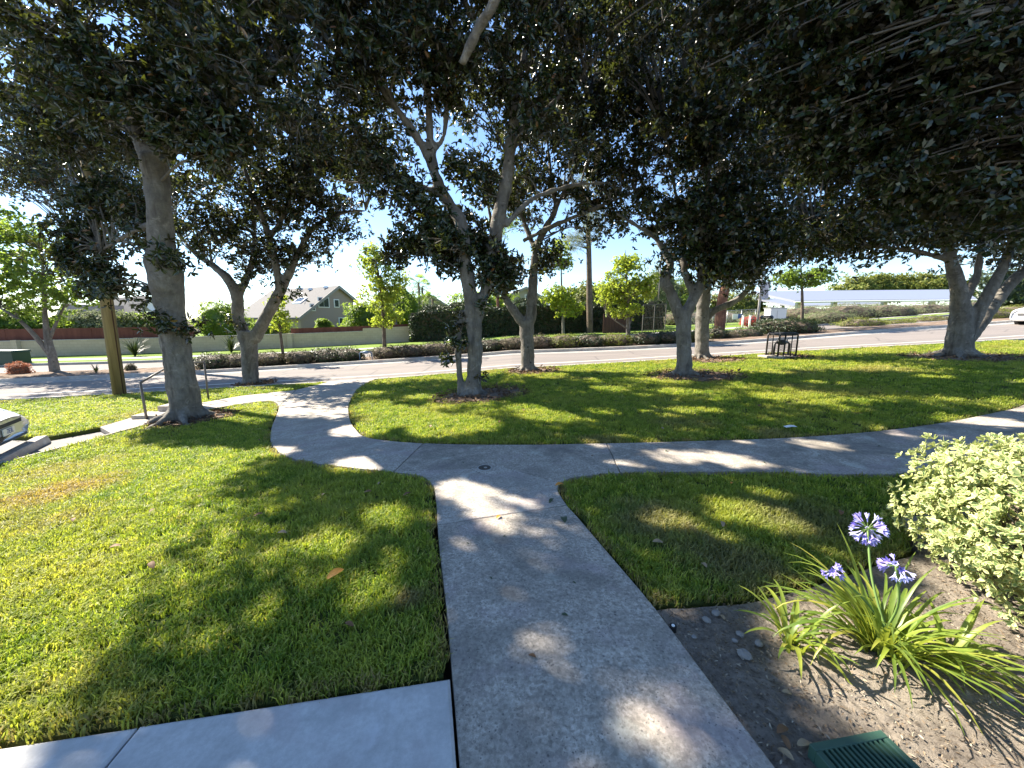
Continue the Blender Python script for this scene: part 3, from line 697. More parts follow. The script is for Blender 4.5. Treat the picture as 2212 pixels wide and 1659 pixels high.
# T2: forked tree behind it
b = gbase(543, 828, .3); y = b[0].y
tree('shade_tree', 'grey forked tree on the left lawn strip with a knot hole below its fork', [
    [b] + ch((540, 790, y, .30), (538, 745, y, .31), (536, 715, y, .33)),
    ch((530, 735, y, .25), (515, 690, y, .22), (512, 640, y, .23), (490, 600, y, .17), (455, 570, y + .3, .13), (420, 545, y + .5, .1), (380, 500, y + .8, .06)),
    ch((515, 640, y, .16), (540, 580, y + .3, .12), (550, 520, y + .5, .1), (545, 420, y + .6, .07), (560, 330, y + .6, .05)),
    ch((548, 735, y, .25), (575, 685, y - .1, .22), (605, 630, y - .2, .19), (625, 590, y - .2, .16), (648, 540, y, .13), (680, 490, y + .2, .1), (740, 460, y + .3, .07), (790, 455, y + .4, .04)),
    ch((605, 640, y - .2, .16), (595, 570, y - .3, .14), (568, 470, y - .3, .11), (540, 400, y - .3, .08), (510, 300, y - .2, .05)),
    ch((580, 520, y - .3, .1), (620, 450, y - .2, .08), (640, 380, y - .1, .05), (700, 320, y, .04))],
    [blob(560, 390, y, 1.9, 1.9, 1.4, 34), blob(680, 400, y + .2, 1.7, 1.6, 1.1, 26), blob(470, 500, y + .3, 1.3, 1.3, .9, 14), blob(720, 310, y, 1.7, 1.5, .9, 20), blob(620, 270, y, 1.5, 1.4, .9, 14), blob(640, 530, y, .9, .9, .7, 10), blob(560, 560, y + .3, .8, .6, .5, 6), blob(720, 500, y + .3, .9, .7, .35, 6),
     blob(600, 100, y, 2.6, 2, 1.5, 22), blob(440, 400, y + .3, 1.5, 1.3, 1.2, 14), ((-4.6, 12.8, 7.4), (2.2, 1.6, 1.3), 18)],
    dens=1.9, rs=.82, Wd=.07, leafkw=dict(simple=True), roots=6, wh=22, extra=[tuft(505, 700, y - .25, .22, 24), tuft(600, 625, y - .3, .26, 24), tuft(530, 600, y - .1, .28, 22), tuft(560, 560, y, .3, 18), tuft(640, 640, y, .2, 12), tuft(505, 560, y, .25, 14)])

# T3: centre tree, twin stems
b = gbase(1020, 850, .21); y = b[0].y
tree('shade_tree', 'twin stemmed grey tree with spreading surface roots at the centre of the lawn', [
    [b] + ch((1025, 800, y, .165), (1026, 740, y, .165), (1024, 700, y, .18), (1018, 650, y - .05, .155), (1010, 600, y - .05, .15), (1003, 550, y, .15), (995, 480, y, .14), (970, 440, y + .1, .12), (945, 390, y + .1, .11), (915, 320, y, .09), (860, 240, y - .2, .08), (790, 150, y - .4, .06), (700, 90, y - .6, .04)),
    [(b[0] + Vector((-.24, .05, 0)), .10)] + ch((992, 800, y + .08, .075), (990, 730, y + .1, .075), (1000, 670, y + .1, .08)),
    ch((1022, 710, y, .15), (1045, 640, y + .1, .125), (1060, 560, y + .2, .14), (1075, 480, y + .2, .15), (1092, 400, y + .2, .14), (1105, 300, y + .1, .12), (1108, 220, y, .1), (1085, 150, y, .08), (1040, 70, y - .2, .07), (1000, 0, y - .3, .05)),
    ch((1107, 230, y, .09), (1130, 130, y, .07), (1150, 30, y - .1, .06), (1160, -100, y - .1, .04)),
    ch((1105, 300, y + .1, .08), (1160, 250, y + .2, .06), (1240, 180, y + .3, .05), (1320, 80, y + .2, .03)),
    ch((960, 425, y + .1, .08), (900, 400, y + .2, .07), (840, 388, y + .2, .06), (770, 395, y + .3, .04), (700, 380, y + .4, .025)),
    ch((945, 390, y + .1, .08), (930, 300, y, .08), (925, 200, y - .1, .07), (915, 120, y - .3, .06), (880, 40, y - .5, .04)),
    ch((930, 330, y, .07), (960, 290, y + .1, .06), (965, 180, y + .2, .05)),
    ch((1090, 490, y + .2, .07), (1150, 430, y + .5, .06), (1240, 400, y + .9, .05), (1320, 395, y + 1.2, .03)),
    ch((998, 140, y - 2.2, .07), (1030, 70, y - 2.4, .075), (1068, 0, y - 2.6, .08), (1100, -80, y - 2.6, .08))],
    [blob(900, 90, y - .3, 1.9, 1.7, 1.0, 34), blob(760, 300, y + .2, 1.1, 1.1, .9, 18), blob(1080, 120, y, 1.7, 1.6, 1.2, 30), blob(700, 90, y - 1.1, 1.3, 1.2, .75, 26), blob(940, 470, y + .2, .75, .6, .65, 18), blob(965, 520, y - .1, .5, .35, .5, 15), blob(1075, 585, y + .1, .25, .3, .35, 6), blob(1020, 500, y + .3, .5, .5, .4, 9), blob(870, 540, y + .3, .35, .35, .35, 5), blob(1010, 400, y + .3, .8, .7, .7, 12),
     blob(1180, 280, y + .3, 1.1, 1.0, 1.0, 16), blob(860, 400, y + .4, .9, .8, .55, 10), blob(1000, -160, y, 2.4, 2.2, 1.1, 34), blob(740, -140, y - .6, 1.9, 1.8, 1.0, 26), blob(1250, -60, y - .3, 1.7, 1.6, 1.0, 20), ((-2.6, 9, 8.3), (1.8, 1.5, 1.2), 26)],
    dens=1.4, roots=9, extra=[tuft(985, 735, y - .2, .17, 26), tuft(960, 775, y - .1, .11, 10), tuft(985, 690, y - .1, .12, 10), tuft(975, 560, y, .3, 30), tuft(1060, 600, y, .28, 26), tuft(1045, 665, y - .2, .1, 8), tuft(950, 520, y, .35, 30), tuft(1070, 540, y, .25, 18), tuft(1040, 815, y - .24, .06, 4)])

# T4: behind, right of it
b = gbase(1140, 800, .28); y = b[0].y
tree('shade_tree', 'dark grey forked tree near the road with a pale pruning scar in its fork', [
    [b] + ch((1140, 760, y, .27), (1138, 720, y, .29), (1137, 690, y, .29)),
    ch((1130, 700, y, .18), (1105, 665, y, .16), (1085, 630, y + .1, .13), (1075, 580, y + .2, .11), (1065, 500, y + .3, .08), (1050, 420, y + .4, .06)),
    ch((1146, 695, y, .22), (1150, 640, y, .21), (1153, 590, y, .18), (1158, 540, y, .15), (1180, 490, y, .13), (1200, 450, y + .1, .1), (1190, 380, y + .2, .08), (1180, 280, y + .2, .05)),
    ch((1158, 545, y, .12), (1140, 500, y + .2, .1), (1120, 440, y + .4, .07), (1110, 360, y + .4, .05)),
    ch((1130, 520, y - .2, .08), (1190, 490, y - .4, .1), (1250, 465, y - .5, .08), (1310, 440, y - .5, .06), (1370, 415, y - .5, .04)),
    ch((1185, 485, y, .08), (1215, 420, y, .07), (1250, 340, y, .06), (1280, 230, y, .05))],
    [blob(1210, 320, y, 1.6, 1.5, 1.5, 28), blob(1290, 470, y - .2, 1.0, 1.0, .5, 9), blob(1310, 390, y, 1.2, 1.1, .8, 15), blob(1085, 590, y + .2, .55, .5, .5, 12), blob(1120, 420, y + .4, 1.2, 1.2, .9, 16), blob(1250, 170, y, 2.0, 1.7, 1.4, 26), blob(1180, 560, y + .1, .3, .3, .5, 4), blob(1270, -30, y - .3, 2.3, 2, 1.4, 22), blob(1330, 250, y - .4, 1.2, 1.1, 1.1, 14), ((.5, 12.6, 8.2), (2.4, 1.6, 1.3), 32)],
    dens=1.85, rs=.78, Wd=.07, leafkw=dict(simple=True), roots=7, wh=22, extra=[tuft(1090, 600, y - .2, .4, 30), tuft(1170, 560, y - .1, .2, 10)])

# T5: right, knotted trunk
b = gbase(1478, 808, .27); y = b[0].y
tree('shade_tree', 'knotted grey tree with a fluted trunk and thick roots on the right lawn', [
    [b] + ch((1478, 770, y, .235), (1476, 730, y, .24), (1476, 700, y, .26), (1474, 670, y, .26)),
    ch((1466, 680, y, .19), (1452, 640, y, .17), (1436, 605, y, .16), (1448, 570, y + .1, .13), (1420, 520, y + .2, .09), (1380, 490, y + .2, .07), (1330, 460, y + .2, .05)),
    ch((1482, 680, y, .19), (1500, 640, y, .18), (1515, 610, y, .16), (1520, 560, y, .13), (1525, 480, y, .1), (1530, 380, y, .07), (1520, 260, y, .05)),
    ch((1500, 640, y, .12), (1480, 590, y + .1, .1), (1470, 520, y + .2, .09), (1460, 420, y + .2, .07), (1440, 300, y + .2, .05)),
    ch((1515, 600, y, .1), (1570, 540, y, .07), (1620, 480, y, .05))],
    [blob(1530, 490, y - .2, 1.35, 1.1, .85, 34), blob(1610, 430, y, 1.1, 1.0, .9, 22), blob(1450, 330, y + .2, 1.3, 1.2, 1.2, 20), blob(1420, 480, y + .2, .8, .7, .55, 10), blob(1560, 270, y, 1.5, 1.4, 1.2, 28), blob(1640, 530, y - .1, .8, .8, .5, 12), blob(1480, 560, y - .1, .6, .5, .3, 9), blob(1580, 580, y - .1, .7, .6, .25, 9), blob(1480, 120, y, 1.9, 1.7, 1.3, 32), blob(1430, -80, y, 2.2, 2, 1.2, 28)],
    dens=1.45, rs=.78, Wd=.07, leafkw=dict(simple=True), roots=8, wh=26, extra=[tuft(1440, 585, y - .1, .12, 8), tuft(1520, 600, y - .2, .3, 24)])

# T6: behind T5
b = gbase(1517, 772, .32); y = b[0].y
tree('shade_tree', 'tall grey tree close behind the knotted one with a long low branch reaching right', [
    [b] + ch((1516, 745, y, .29), (1517, 700, y, .28), (1519, 650, y, .27), (1525, 600, y, .26), (1530, 540, y, .22), (1545, 450, y, .18), (1560, 350, y, .13), (1570, 230, y, .08)),
    ch((1520, 690, y, .19), (1545, 670, y - .1, .15), (1580, 655, y - .2, .13), (1610, 632, y - .2, .12), (1628, 605, y - .2, .09), (1640, 575, y - .2, .08), (1655, 520, y - .1, .05)),
    ch((1530, 560, y, .14), (1600, 480, y, .1), (1660, 380, y, .06))],
    [blob(1590, 520, y, 1.5, 1.4, 1.0, 22), blob(1660, 500, y, 1.2, 1.2, .9, 16), blob(1570, 320, y, 2.0, 1.8, 1.7, 32), blob(1680, 330, y, 1.5, 1.5, 1.4, 20), blob(1600, 610, y - .2, .5, .5, .3, 5), ((4.6, 13.4, 8.6), (2.5, 1.8, 1.4), 28)],
    dens=1.9, rs=.82, roots=8, wh=24, clump_r=.5, leafkw=dict(simple=True))

# T7: multi-stem tree on the right
b = gbase(2072, 768, .42); y = b[0].y
tree('shade_tree', 'broad multi stemmed tree at far right with a dense dark drooping crown', [
    [b] + ch((2072, 745, y, .38), (2075, 715, y, .36), (2077, 680, y, .30), (2072, 640, y, .24), (2062, 590, y, .2), (2040, 520, y + .2, .14), (1990, 430, y + .3, .09), (1920, 330, y + .3, .05)),
    ch((2085, 730, y - .1, .22), (2110, 680, y - .15, .19), (2140, 625, y - .2, .17), (2165, 580, y - .2, .15), (2200, 500, y - .2, .11), (2250, 400, y - .2, .08)),
    ch((2092, 735, y + .1, .2), (2125, 690, y + .15, .19), (2160, 640, y + .2, .18), (2200, 595, y + .2, .16), (2260, 540, y + .2, .1)),
    ch((2080, 660, y, .14), (2110, 590, y + .1, .11), (2120, 500, y + .1, .08), (2110, 350, y, .06)),
    ch((2050, 560, y + .2, .11), (1960, 540, y, .08), (1860, 530, y - .3, .06), (1760, 520, y - .4, .04))],
    [blob(1900, 480, y, 1.9, 1.7, .95, 42), blob(1780, 500, y - .2, 1.4, 1.4, .85, 28), blob(2070, 460, y, 1.9, 1.8, .95, 40), blob(2200, 480, y, 1.6, 1.6, .95, 30), blob(1900, 300, y, 2.3, 2.0, 1.4, 50), blob(2120, 290, y, 2.3, 2.0, 1.4, 46), blob(1740, 330, y, 1.8, 1.7, 1.4, 34), blob(1950, 130, y, 3.0, 2.4, 1.5, 44), blob(2150, 100, y, 2.5, 2.2, 1.5, 34), blob(1700, 120, y, 2.2, 2, 1.6, 34)],
    rs=.84, roots=7, wh=30, clump_r=.55, L=.15, Wd=.068, leafkw=dict(simple=True))

# T8: stands off to the right, only its overhanging boughs are in view
bx, by = 9.2, 5.4
b = (Vector((bx, by, H(bx, by) - .15)), .3)
tree('shade_tree', 'near tree whose dark boughs hang into the top right corner', [
    [b, (Vector((bx, by, 2.2)), .25), (Vector((bx - .2, by + .1, 3.6)), .24)],
    [(Vector((bx - .2, by + .1, 3.4)), .18), (Vector((7.3, 4.9, 4.8)), .13), (Vector((6.0, 5.2, 5.8)), .09), (Vector((4.4, 5.4, 6.8)), .05)],
    [(Vector((bx - .2, by + .1, 3.4)), .18), (Vector((8.2, 5.4, 5.2)), .12), (Vector((7.6, 6.2, 7.0)), .08), (Vector((6.8, 6.6, 8.2)), .04)],
    [(Vector((bx - .2, by + .1, 3.4)), .18), (Vector((9.2, 4.2, 5.2)), .12), (Vector((9.4, 3.8, 7.2)), .06)]],
    [blob(1930, 130, 6.5, 1.80, 1.32, 1.32, 67), blob(2120, 230, 6.0, 1.44, 1.21, 1.32, 59), blob(1740, 60, 6.9, 1.68, 1.21, 1.08, 45), blob(2180, 420, 6.3, 0.96, 0.99, 0.96, 27), blob(1960, 330, 6.7, 1.20, 0.99, 0.96, 29), blob(2060, 20, 6.1, 1.80, 1.32, 1.08, 40), blob(1600, 0, 7.3, 1.56, 1.10, 0.84, 27), blob(1820, 250, 7.1, 1.08, 0.88, 0.96, 21), blob(1440, -30, 7.7, 1.44, 1.10, 0.72, 18)],
    roots=6, wh=28, L=.115, Wd=.06, leafkw=dict(simple=True))

# ------------------------------------------------------------------ grass
def tuft_mesh(nb, seed, h0=.026, h1=.052, w=.0056, rad=.042):
    r_ = np.random.default_rng(seed); V = []; F = []
    for _ in range(nb):
        a = r_.uniform(0, 2 * PI); d = rad * math.sqrt(r_.uniform()); x, y = math.cos(a) * d, math.sin(a) * d
        h = r_.uniform(h0, h1); ln = r_.uniform(.15, .95) * h; b = r_.uniform(0, 2 * PI); dx, dy = math.cos(b) * ln, math.sin(b) * ln
        sx, sy = -math.sin(b + r_.normal(0, .4)) * w / 2, math.cos(b + r_.normal(0, .4)) * w / 2; o = len(V)
        V += [(x - sx, y - sy, -.008), (x + sx, y + sy, -.008), (x + dx * .35 - sx * .9, y + dy * .35 - sy * .9, h * .62), (x + dx * .35 + sx * .9, y + dy * .35 + sy * .9, h * .62), (x + dx, y + dy, h * r_.uniform(.8, 1.02))]
        F += [(o, o + 1, o + 3, o + 2), (o + 2, o + 3, o + 4)]
    return mesh(V, F)
tuft_col = bpy.data.collections.new('grass_tufts')
for k in range(6):
    me = tuft_mesh(15, 100 + k); me.materials.append(M['grass'])
    tuft_col.objects.link(bpy.data.objects.new('grass_tuft', me))
BARE = []      # (x, y, r) discs without grass round the trunks
for px, py, r in ((405, 903, .75), (543, 828, .6), (1022, 852, 1.05), (1140, 800, .85), (1490, 810, 1.15), (1525, 776, 1.0), (2072, 770, 1.4), (1690, 770, .7)):
    g_ = G(px, py); BARE.append((g_.x + .15, g_.y, r))
def scatter(poly, dens):
    P = np.asarray(poly); x0, y0 = P.min(0); x1, y1 = P.max(0)
    x0, x1, y0, y1 = max(x0, -22), min(x1, 20), max(y0, -.5), min(y1, 17)
    n = int((x1 - x0) * (y1 - y0) * dens)
    X = rng.uniform(x0, x1, n); Y = rng.uniform(y0, y1, n)
    r = np.hypot(X, Y)
    k = (rng.uniform(0, 1, n) < 1 / (1 + (r / 3.2) ** 2) + .012) & (np.abs(X) < 1.55 * np.maximum(Y, .2) + 2.2)
    X, Y = X[k], Y[k]; k = inside(poly, X, Y); X, Y = X[k], Y[k]
    for bx_, by_, br_ in BARE:
        d = np.hypot(X - bx_, (Y - by_)); k = d > br_ * rng.uniform(.65, 1.25, len(X)); X, Y = X[k], Y[k]
    return X, Y
def grass(poly, dens=1500):
    X, Y = scatter(poly, dens); r = np.hypot(X, Y); n = len(X)
    me = bpy.data.meshes.new('m'); me.vertices.add(n)
    me.vertices.foreach_set('co', np.stack([X, Y, Hn(X, Y) - .02], 1).astype(np.float32).ravel())
    a = me.attributes.new('rot', 'FLOAT_VECTOR', 'POINT'); a.data.foreach_set('vector', np.stack([rng.normal(0, .12, n), rng.normal(0, .12, n), rng.uniform(0, 6.28, n)], 1).astype(np.float32).ravel())
    sx = 1 + np.minimum(r, 16) * .085; hz = (1 + np.minimum(r, 16) * .012) * rng.uniform(.75, 1.15, n)
    P_ = np.asarray(poly, np.float32); Q_ = np.roll(P_, -1, 0); D_ = Q_ - P_; L2 = np.maximum((D_ ** 2).sum(1), 1e-9); XY = np.stack([X, Y], 1).astype(np.float32); ed = np.full(n, 9.0, np.float32)
    for i0 in range(len(P_)):
        w_ = XY - P_[i0]; t_ = np.clip((w_ @ D_[i0]) / L2[i0], 0, 1); ed = np.minimum(ed, np.hypot(*(w_ - t_[:, None] * D_[i0]).T))
    dr = np.exp(-ed / .05) * rng.uniform(.2, 1.3, n)
    for bx_, by_, br_ in BARE: dr = np.maximum(dr, np.exp(-np.maximum(np.hypot(X - bx_, Y - by_) - br_, 0) / .25) * rng.uniform(0, .9, n))
    a = me.attributes.new('dry', 'FLOAT', 'POINT'); a.data.foreach_set('value', dr.astype(np.float32))
    a = me.attributes.new('scl', 'FLOAT_VECTOR', 'POINT'); a.data.foreach_set('vector', np.stack([sx, sx, hz], 1).astype(np.float32).ravel())
    o = link('grass', me, M['grass']); tag(o, 'short mown green grass blades covering the lawn', 'grass', kind='stuff')
    ng = bpy.data.node_groups.new('grass', 'GeometryNodeTree')
    ng.interface.new_socket('Geometry', in_out='INPUT', socket_type='NodeSocketGeometry'); ng.interface.new_socket('Geometry', in_out='OUTPUT', socket_type='NodeSocketGeometry')
    N = ng.nodes; gi, go = N.new('NodeGroupInput'), N.new('NodeGroupOutput')
    ci = N.new('GeometryNodeCollectionInfo'); ci.inputs[0].default_value = tuft_col; ci.inputs[1].default_value = True; ci.inputs[2].default_value = True
    ip = N.new('GeometryNodeInstanceOnPoints'); ip.inputs['Pick Instance'].default_value = True
    def attr(nm):
        q = N.new('GeometryNodeInputNamedAttribute'); q.data_type = 'FLOAT_VECTOR'; q.inputs[0].default_value = nm; return q.outputs[0]
    rv = N.new('FunctionNodeRandomValue'); rv.data_type = 'INT'; rv.inputs[4].default_value = 0; rv.inputs[5].default_value = 5
    Lk = ng.links.new
    Lk(gi.outputs[0], ip.inputs['Points']); Lk(ci.outputs[0], ip.inputs['Instance']); Lk(rv.outputs[2], ip.inputs['Instance Index'])
    Lk(attr('rot'), ip.inputs['Rotation']); Lk(attr('scl'), ip.inputs['Scale']); Lk(ip.outputs[0], go.inputs[0])
    md = o.modifiers.new('tufts', 'NODES'); md.node_group = ng
    return n
NG = [grass(p) for p in LAWNS]
print('grass tufts', NG)
# bare ground with litter round the trunks
for i, (x, y, r) in enumerate(BARE):
    pts = [(x + math.cos(a) * r * q * 1.05, y + math.sin(a) * r * q * .9) for a, q in zip(np.linspace(0, 2 * PI, 18, False), rng.uniform(.7, 1.05, 18))]
    tag(sheet('bare_soil', pts, -0.012, 0.02, 0.12, M['mulch'], None, 0, 0, 0.006), kind='structure')
# ==== PART3 ====
# ------------------------------------------------------------------ wall, fences, houses beyond the road
def gz(x, y, dz=0.0): return Vector((x, y, H(x, y) + dz))
def wall_run(mb, xs, f, h0, h1, th, dy=0.0):
    "vertical strip following the ground between heights h0 and h1"
    P = [(x, float(f(x)) + dy) for x in xs]; o = len(mb.v); V = []
    for x, y in P:
        z = H(x, y); V += [(x, y, z + h0), (x, y, z + h1), (x, y + th, z + h1), (x, y + th, z + h0)]
    F = []
    for i in range(len(P) - 1):
        a, b_ = i * 4, i * 4 + 4
        F += [(a, b_, b_ + 1, a + 1), (a + 1, b_ + 1, b_ + 2, a + 2), (a + 2, b_ + 2, b_ + 3, a + 3)]
    F += [(0, 1, 2, 3), (len(V) - 1, len(V) - 2, len(V) - 3, len(V) - 4)]
    return mb.add(V, F)
def xw(px):
    "x where the sight line of that column meets the garden wall"
    u = (px - 1106) / FOC
    f = lambda x: x - u * float(yW(x)) * 1.02
    lo, hi = -80, 80
    for _ in range(50):
        m_ = (lo + hi) / 2
        if f(m_) < 0: lo = m_
        else: hi = m_
    return lo
wt = thing('garden_wall', 'long pale block wall along the far pavement below a red fence', 'wall', gz(-25, float(yW(-25))))
wall_run(MB(), np.linspace(-78, xw(793), 60), yW, -.1, 1.15, .2).build('wall_body', M['wall'], wt)
wall_run(MB(), np.linspace(xw(793), xw(890), 12), yW, -.1, 1.42, .2).build('wall_body', M['wall'], wt)
cp = MB(); wall_run(cp, np.linspace(-78, xw(793), 60), yW, 1.152, 1.20, .26, -.03).build('coping', M['kerb'], wt)
for px in (62, 640, 320):
    x = xw(px); MB().box(gz(x, float(yW(x)) - .06, .58), (.4, .3, 1.3)).build('pilaster', M['wall'], wt)
def board_fence(name, label, a, b_, h0, h1):
    ft = thing(name, label, 'fence', gz(a, float(yW(a)) + .4))
    for x0 in np.arange(a, b_, 2.4):
        x1 = min(x0 + 2.4, b_)
        wall_run(MB(), np.linspace(x0 + .01, x1 - .01, 4), yW, h0, h1, .04, .42).build('panel', M['redwood'], ft)
        MB().box(gz(x0, float(yW(x0)) + .54, h1 / 2), (.1, .1, h1 + .04)).build('post', M['redwood'], ft)
board_fence('board_fence', 'long red board fence standing behind the left part of the block wall', -60, xw(430), .3, 2.0)
board_fence('board_fence', 'short red board fence behind the wall in front of the grey roofed house', xw(636), xw(885), .3, 1.62)

def prism(poly, vec):
    n = len(poly); V = [Vector(p) for p in poly] + [Vector(p) + vec for p in poly]
    return V, [tuple(range(n)), tuple(range(2 * n - 1, n - 1, -1))] + [(i, i + n, (i + 1) % n + n, (i + 1) % n) for i in range(n)]
def house(label, A, B, prof, depth, wallm, roofm, wins=(), skylight=None, floor=0.0, eaves=.35, flip=1):
    """A, B: ground corners of the gable end; prof: (s along A-B, height) outline from eave A over the ridge to eave B; depth runs away from the gable"""
    A = Vector(A); B = Vector(B); e = (B - A); ln = e.length; e = e / ln
    D = Vector((-e.y, e.x)) * flip; base = min(H(*A), H(*B)) + floor
    root = thing('house', label, 'house', (A.x, A.y, base))
    P3 = lambda s, z, d=0.0: Vector((A.x + e.x * ln * s + D.x * d, A.y + e.y * ln * s + D.y * d, base + z))
    poly = [P3(0, -.3)] + [P3(s, z) for s, z in prof] + [P3(1, -.3)]
    v, f = prism(poly, Vector((D.x, D.y, 0)) * depth)
    MB().add(v, f).build('wall', M[wallm], root)
    for k in range(len(prof) - 1):
        (s0, z0), (s1, z1) = prof[k], prof[k + 1]
        if abs(s1 - s0) < 1e-3: continue
        sl_ = (z1 - z0) / ((s1 - s0) * ln)
        ex = eaves / ln
        if k == 0: s0 -= ex; z0 -= sl_ * eaves
        if k == len(prof) - 2: s1 += ex; z1 += sl_ * eaves
        q = [P3(s0, z0 + .02, -eaves), P3(s1, z1 + .02, -eaves), P3(s1, z1 + .2, -eaves), P3(s0, z0 + .2, -eaves)]
        v, f = prism(q, Vector((D.x, D.y, 0)) * (depth + 2 * eaves)); rf = MB().add(v, f).build('roof', M[roofm], root)
        v, f = prism([P3(s0, z0 - .12, -eaves - .05), P3(s1, z1 - .12, -eaves - .05), P3(s1, z1 + .22, -eaves - .05), P3(s0, z0 + .22, -eaves - .05)], Vector((D.x, D.y, 0)) * .04)
        MB().add(v, f).build('fascia', M['trim'], rf)
        if skylight and k == skylight[0]:
            _, t0, t1, d0, d1 = skylight
            for (tt0, tt1, dd0, dd1, hh, mm, nm) in ((t0, t1, d0, d1, .14, 'white', 'skylight_frame'), (t0 + .02, t1 - .02, d0 + .12, d1 - .12, .17, 'glass', 'skylight_pane')):
                pp = [P3(s0 + (s1 - s0) * a_, z0 + (z1 - z0) * a_ + .2, b_) for a_, b_ in ((tt0, dd0), (tt1, dd0), (tt1, dd1), (tt0, dd1))]
                v, f = prism(pp, Vector((0, 0, hh))); MB().add(v, f).build(nm, M[mm], rf)
            for a_, b_ in ((.93, 1.5), (.9, 4.2), (.94, 6.4)):
                p = P3(s0 + (s1 - s0) * a_, z0 + (z1 - z0) * a_ + .2, b_); MB().box(p + Vector((0, 0, .1)), (.5, .5, .25), None, 0, .5).build('roof_vent', M['white'], rf)
    for s, z, w, h in wins:
        c = P3(s, z, -.03); Mx = Matrix(((e.x, D.x, 0), (e.y, D.y, 0), (0, 0, 1)))
        wd = MB().box(c, (w + .16, .08, h + .16), Mx).build('window', M['white'], root)
        n = 2 if w > .8 else 1
        for k in range(n): MB().box(P3(s, z, -.08) + Vector((e.x, e.y, 0)) * ((k - (n - 1) / 2) * w / n), (w / n - .06, .05, h - .04), Mx).build('pane', M['glass'], wd)
    return root
def pg(px, Y): d = ray(px, 700); return Vector((d.x / d.y * Y, Y))
house('grey roofed house with a skylight and pinkish stucco gable behind the wall', pg(650, 40), pg(766, 45.5), [(0, 2.6), (.70, 5.85), (1, 4.55)], 13, 'stucco', 'roof',
      [(.42, 4.15, 1.15, .95), (.66, 4.1, .5, .75), (.76, 2.2, .9, .6), (.22, 3.6, .45, .6)], (0, .42, .60, 2.6, 4.2))
house('beige house with a steep gable behind the leafy tree at far left', pg(122, 43), pg(190, 41.5), [(0, 1.9), (.45, 4.0), (1, 1.7)], 9, 'stucco_beige', 'roof', [(.5, 2.55, .5, .7)])
house('pale house with a tall brown edged gable between the pole and the leaning trunk', pg(292, 44), pg(372, 47), [(0, 2.0), (.4, 5.0), (1, 2.0)], 9, 'stucco_beige', 'roof', [(.45, 3.0, .7, .8)])
house('tan roofed house half hidden behind the tall dark hedge', pg(850, 55), pg(985, 58), [(0, 3.2), (.55, 5.4), (1, 3.0)], 12, 'stucco_beige', 'roof_tan', [(.3, 3.4, .8, .8)], floor=.2)
house('low grey roofed house behind the hedge between the two centre trunks', pg(1090, 52), pg(1180, 53), [(0, 3.9), (.5, 5.2), (1, 3.6)], 10, 'stucco_beige', 'roof', [(.55, 4.0, .7, .6)], floor=.2)

# ------------------------------------------------------------------ shrubs and hedges
def shrub(name, label, c, rad, n, mat, L=.09, Wd=.035, group=None, per=5, cat='shrub', core=True, low=-.35, kw={}, coremat='bark_dark'):
    x, y, z = c; g0 = H(x, y)
    root = thing(name, label, cat, (x, y, g0), 0, group)
    p = ball(n, (0, 0, 0), (1, 1, 1), .78); nrm = unit(p.copy())
    A_ = .13 if coremat == 'bark_dark' else .3
    bumps = 1 + A_ * np.sin(p[:, 0] * 5 + x) * np.cos(p[:, 1] * 6 + y) + A_ * .7 * np.sin(p[:, 2] * 9 + x * 3) + rng.normal(0, A_ * .35, len(p))
    p = p * bumps[:, None] * np.array(rad) + np.array([x, y, z])
    k = p[:, 2] > g0 + .01
    link('foliage', leaf_mesh(p[k], nrm[k] + np.array([0, 0, .4]), per, L, Wd, simple=True, **kw), M[mat], root)
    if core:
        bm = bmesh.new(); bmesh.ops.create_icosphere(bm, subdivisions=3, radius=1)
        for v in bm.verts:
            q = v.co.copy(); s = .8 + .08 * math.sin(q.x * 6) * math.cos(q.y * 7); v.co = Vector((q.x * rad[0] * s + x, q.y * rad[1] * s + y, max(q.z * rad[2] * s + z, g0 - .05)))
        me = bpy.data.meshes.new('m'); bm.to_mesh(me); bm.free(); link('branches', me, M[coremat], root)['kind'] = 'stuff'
    return root
# the tall dark hedge
xa, xb = pg(893, 36).x, pg(1445, 36).x
hr = thing('tall_hedge', 'tall clipped dark green hedge across the road behind the centre trees', 'hedge', gz((xa + xb) / 2, 36))
def hy(x): return 35.5 + .1 * x
n = 9000
hx = rng.uniform(xa, xb, n); hv = rng.uniform(0, 1, n); hh = 2.75 + .35 * np.sin(hx * .8) + .2 * np.sin(hx * 2.3) + rng.normal(0, .08, n)
top = rng.uniform(0, 1, n) < .25
py_ = np.where(top, hy(hx) + rng.uniform(0, 1.3, n), hy(hx) + rng.normal(0, .12, n)); pz_ = np.where(top, hh, hv * hh)
P_ = np.stack([hx, py_, Hn(hx, py_) + pz_], 1)
link('foliage', leaf_mesh(P_, np.tile([0, -1, .5], (n, 1)) + rng.normal(0, .4, (n, 3)), 5, .16, .085, simple=True), M['leaf_hedge'], hr)
cb = MB(); wall_run(cb, np.linspace(xa + .1, xb - .1, 30), lambda x: hy(x) + .15, -.1, 2.6, 1.3); cb.build('branches', M['bark_dark'], hr)
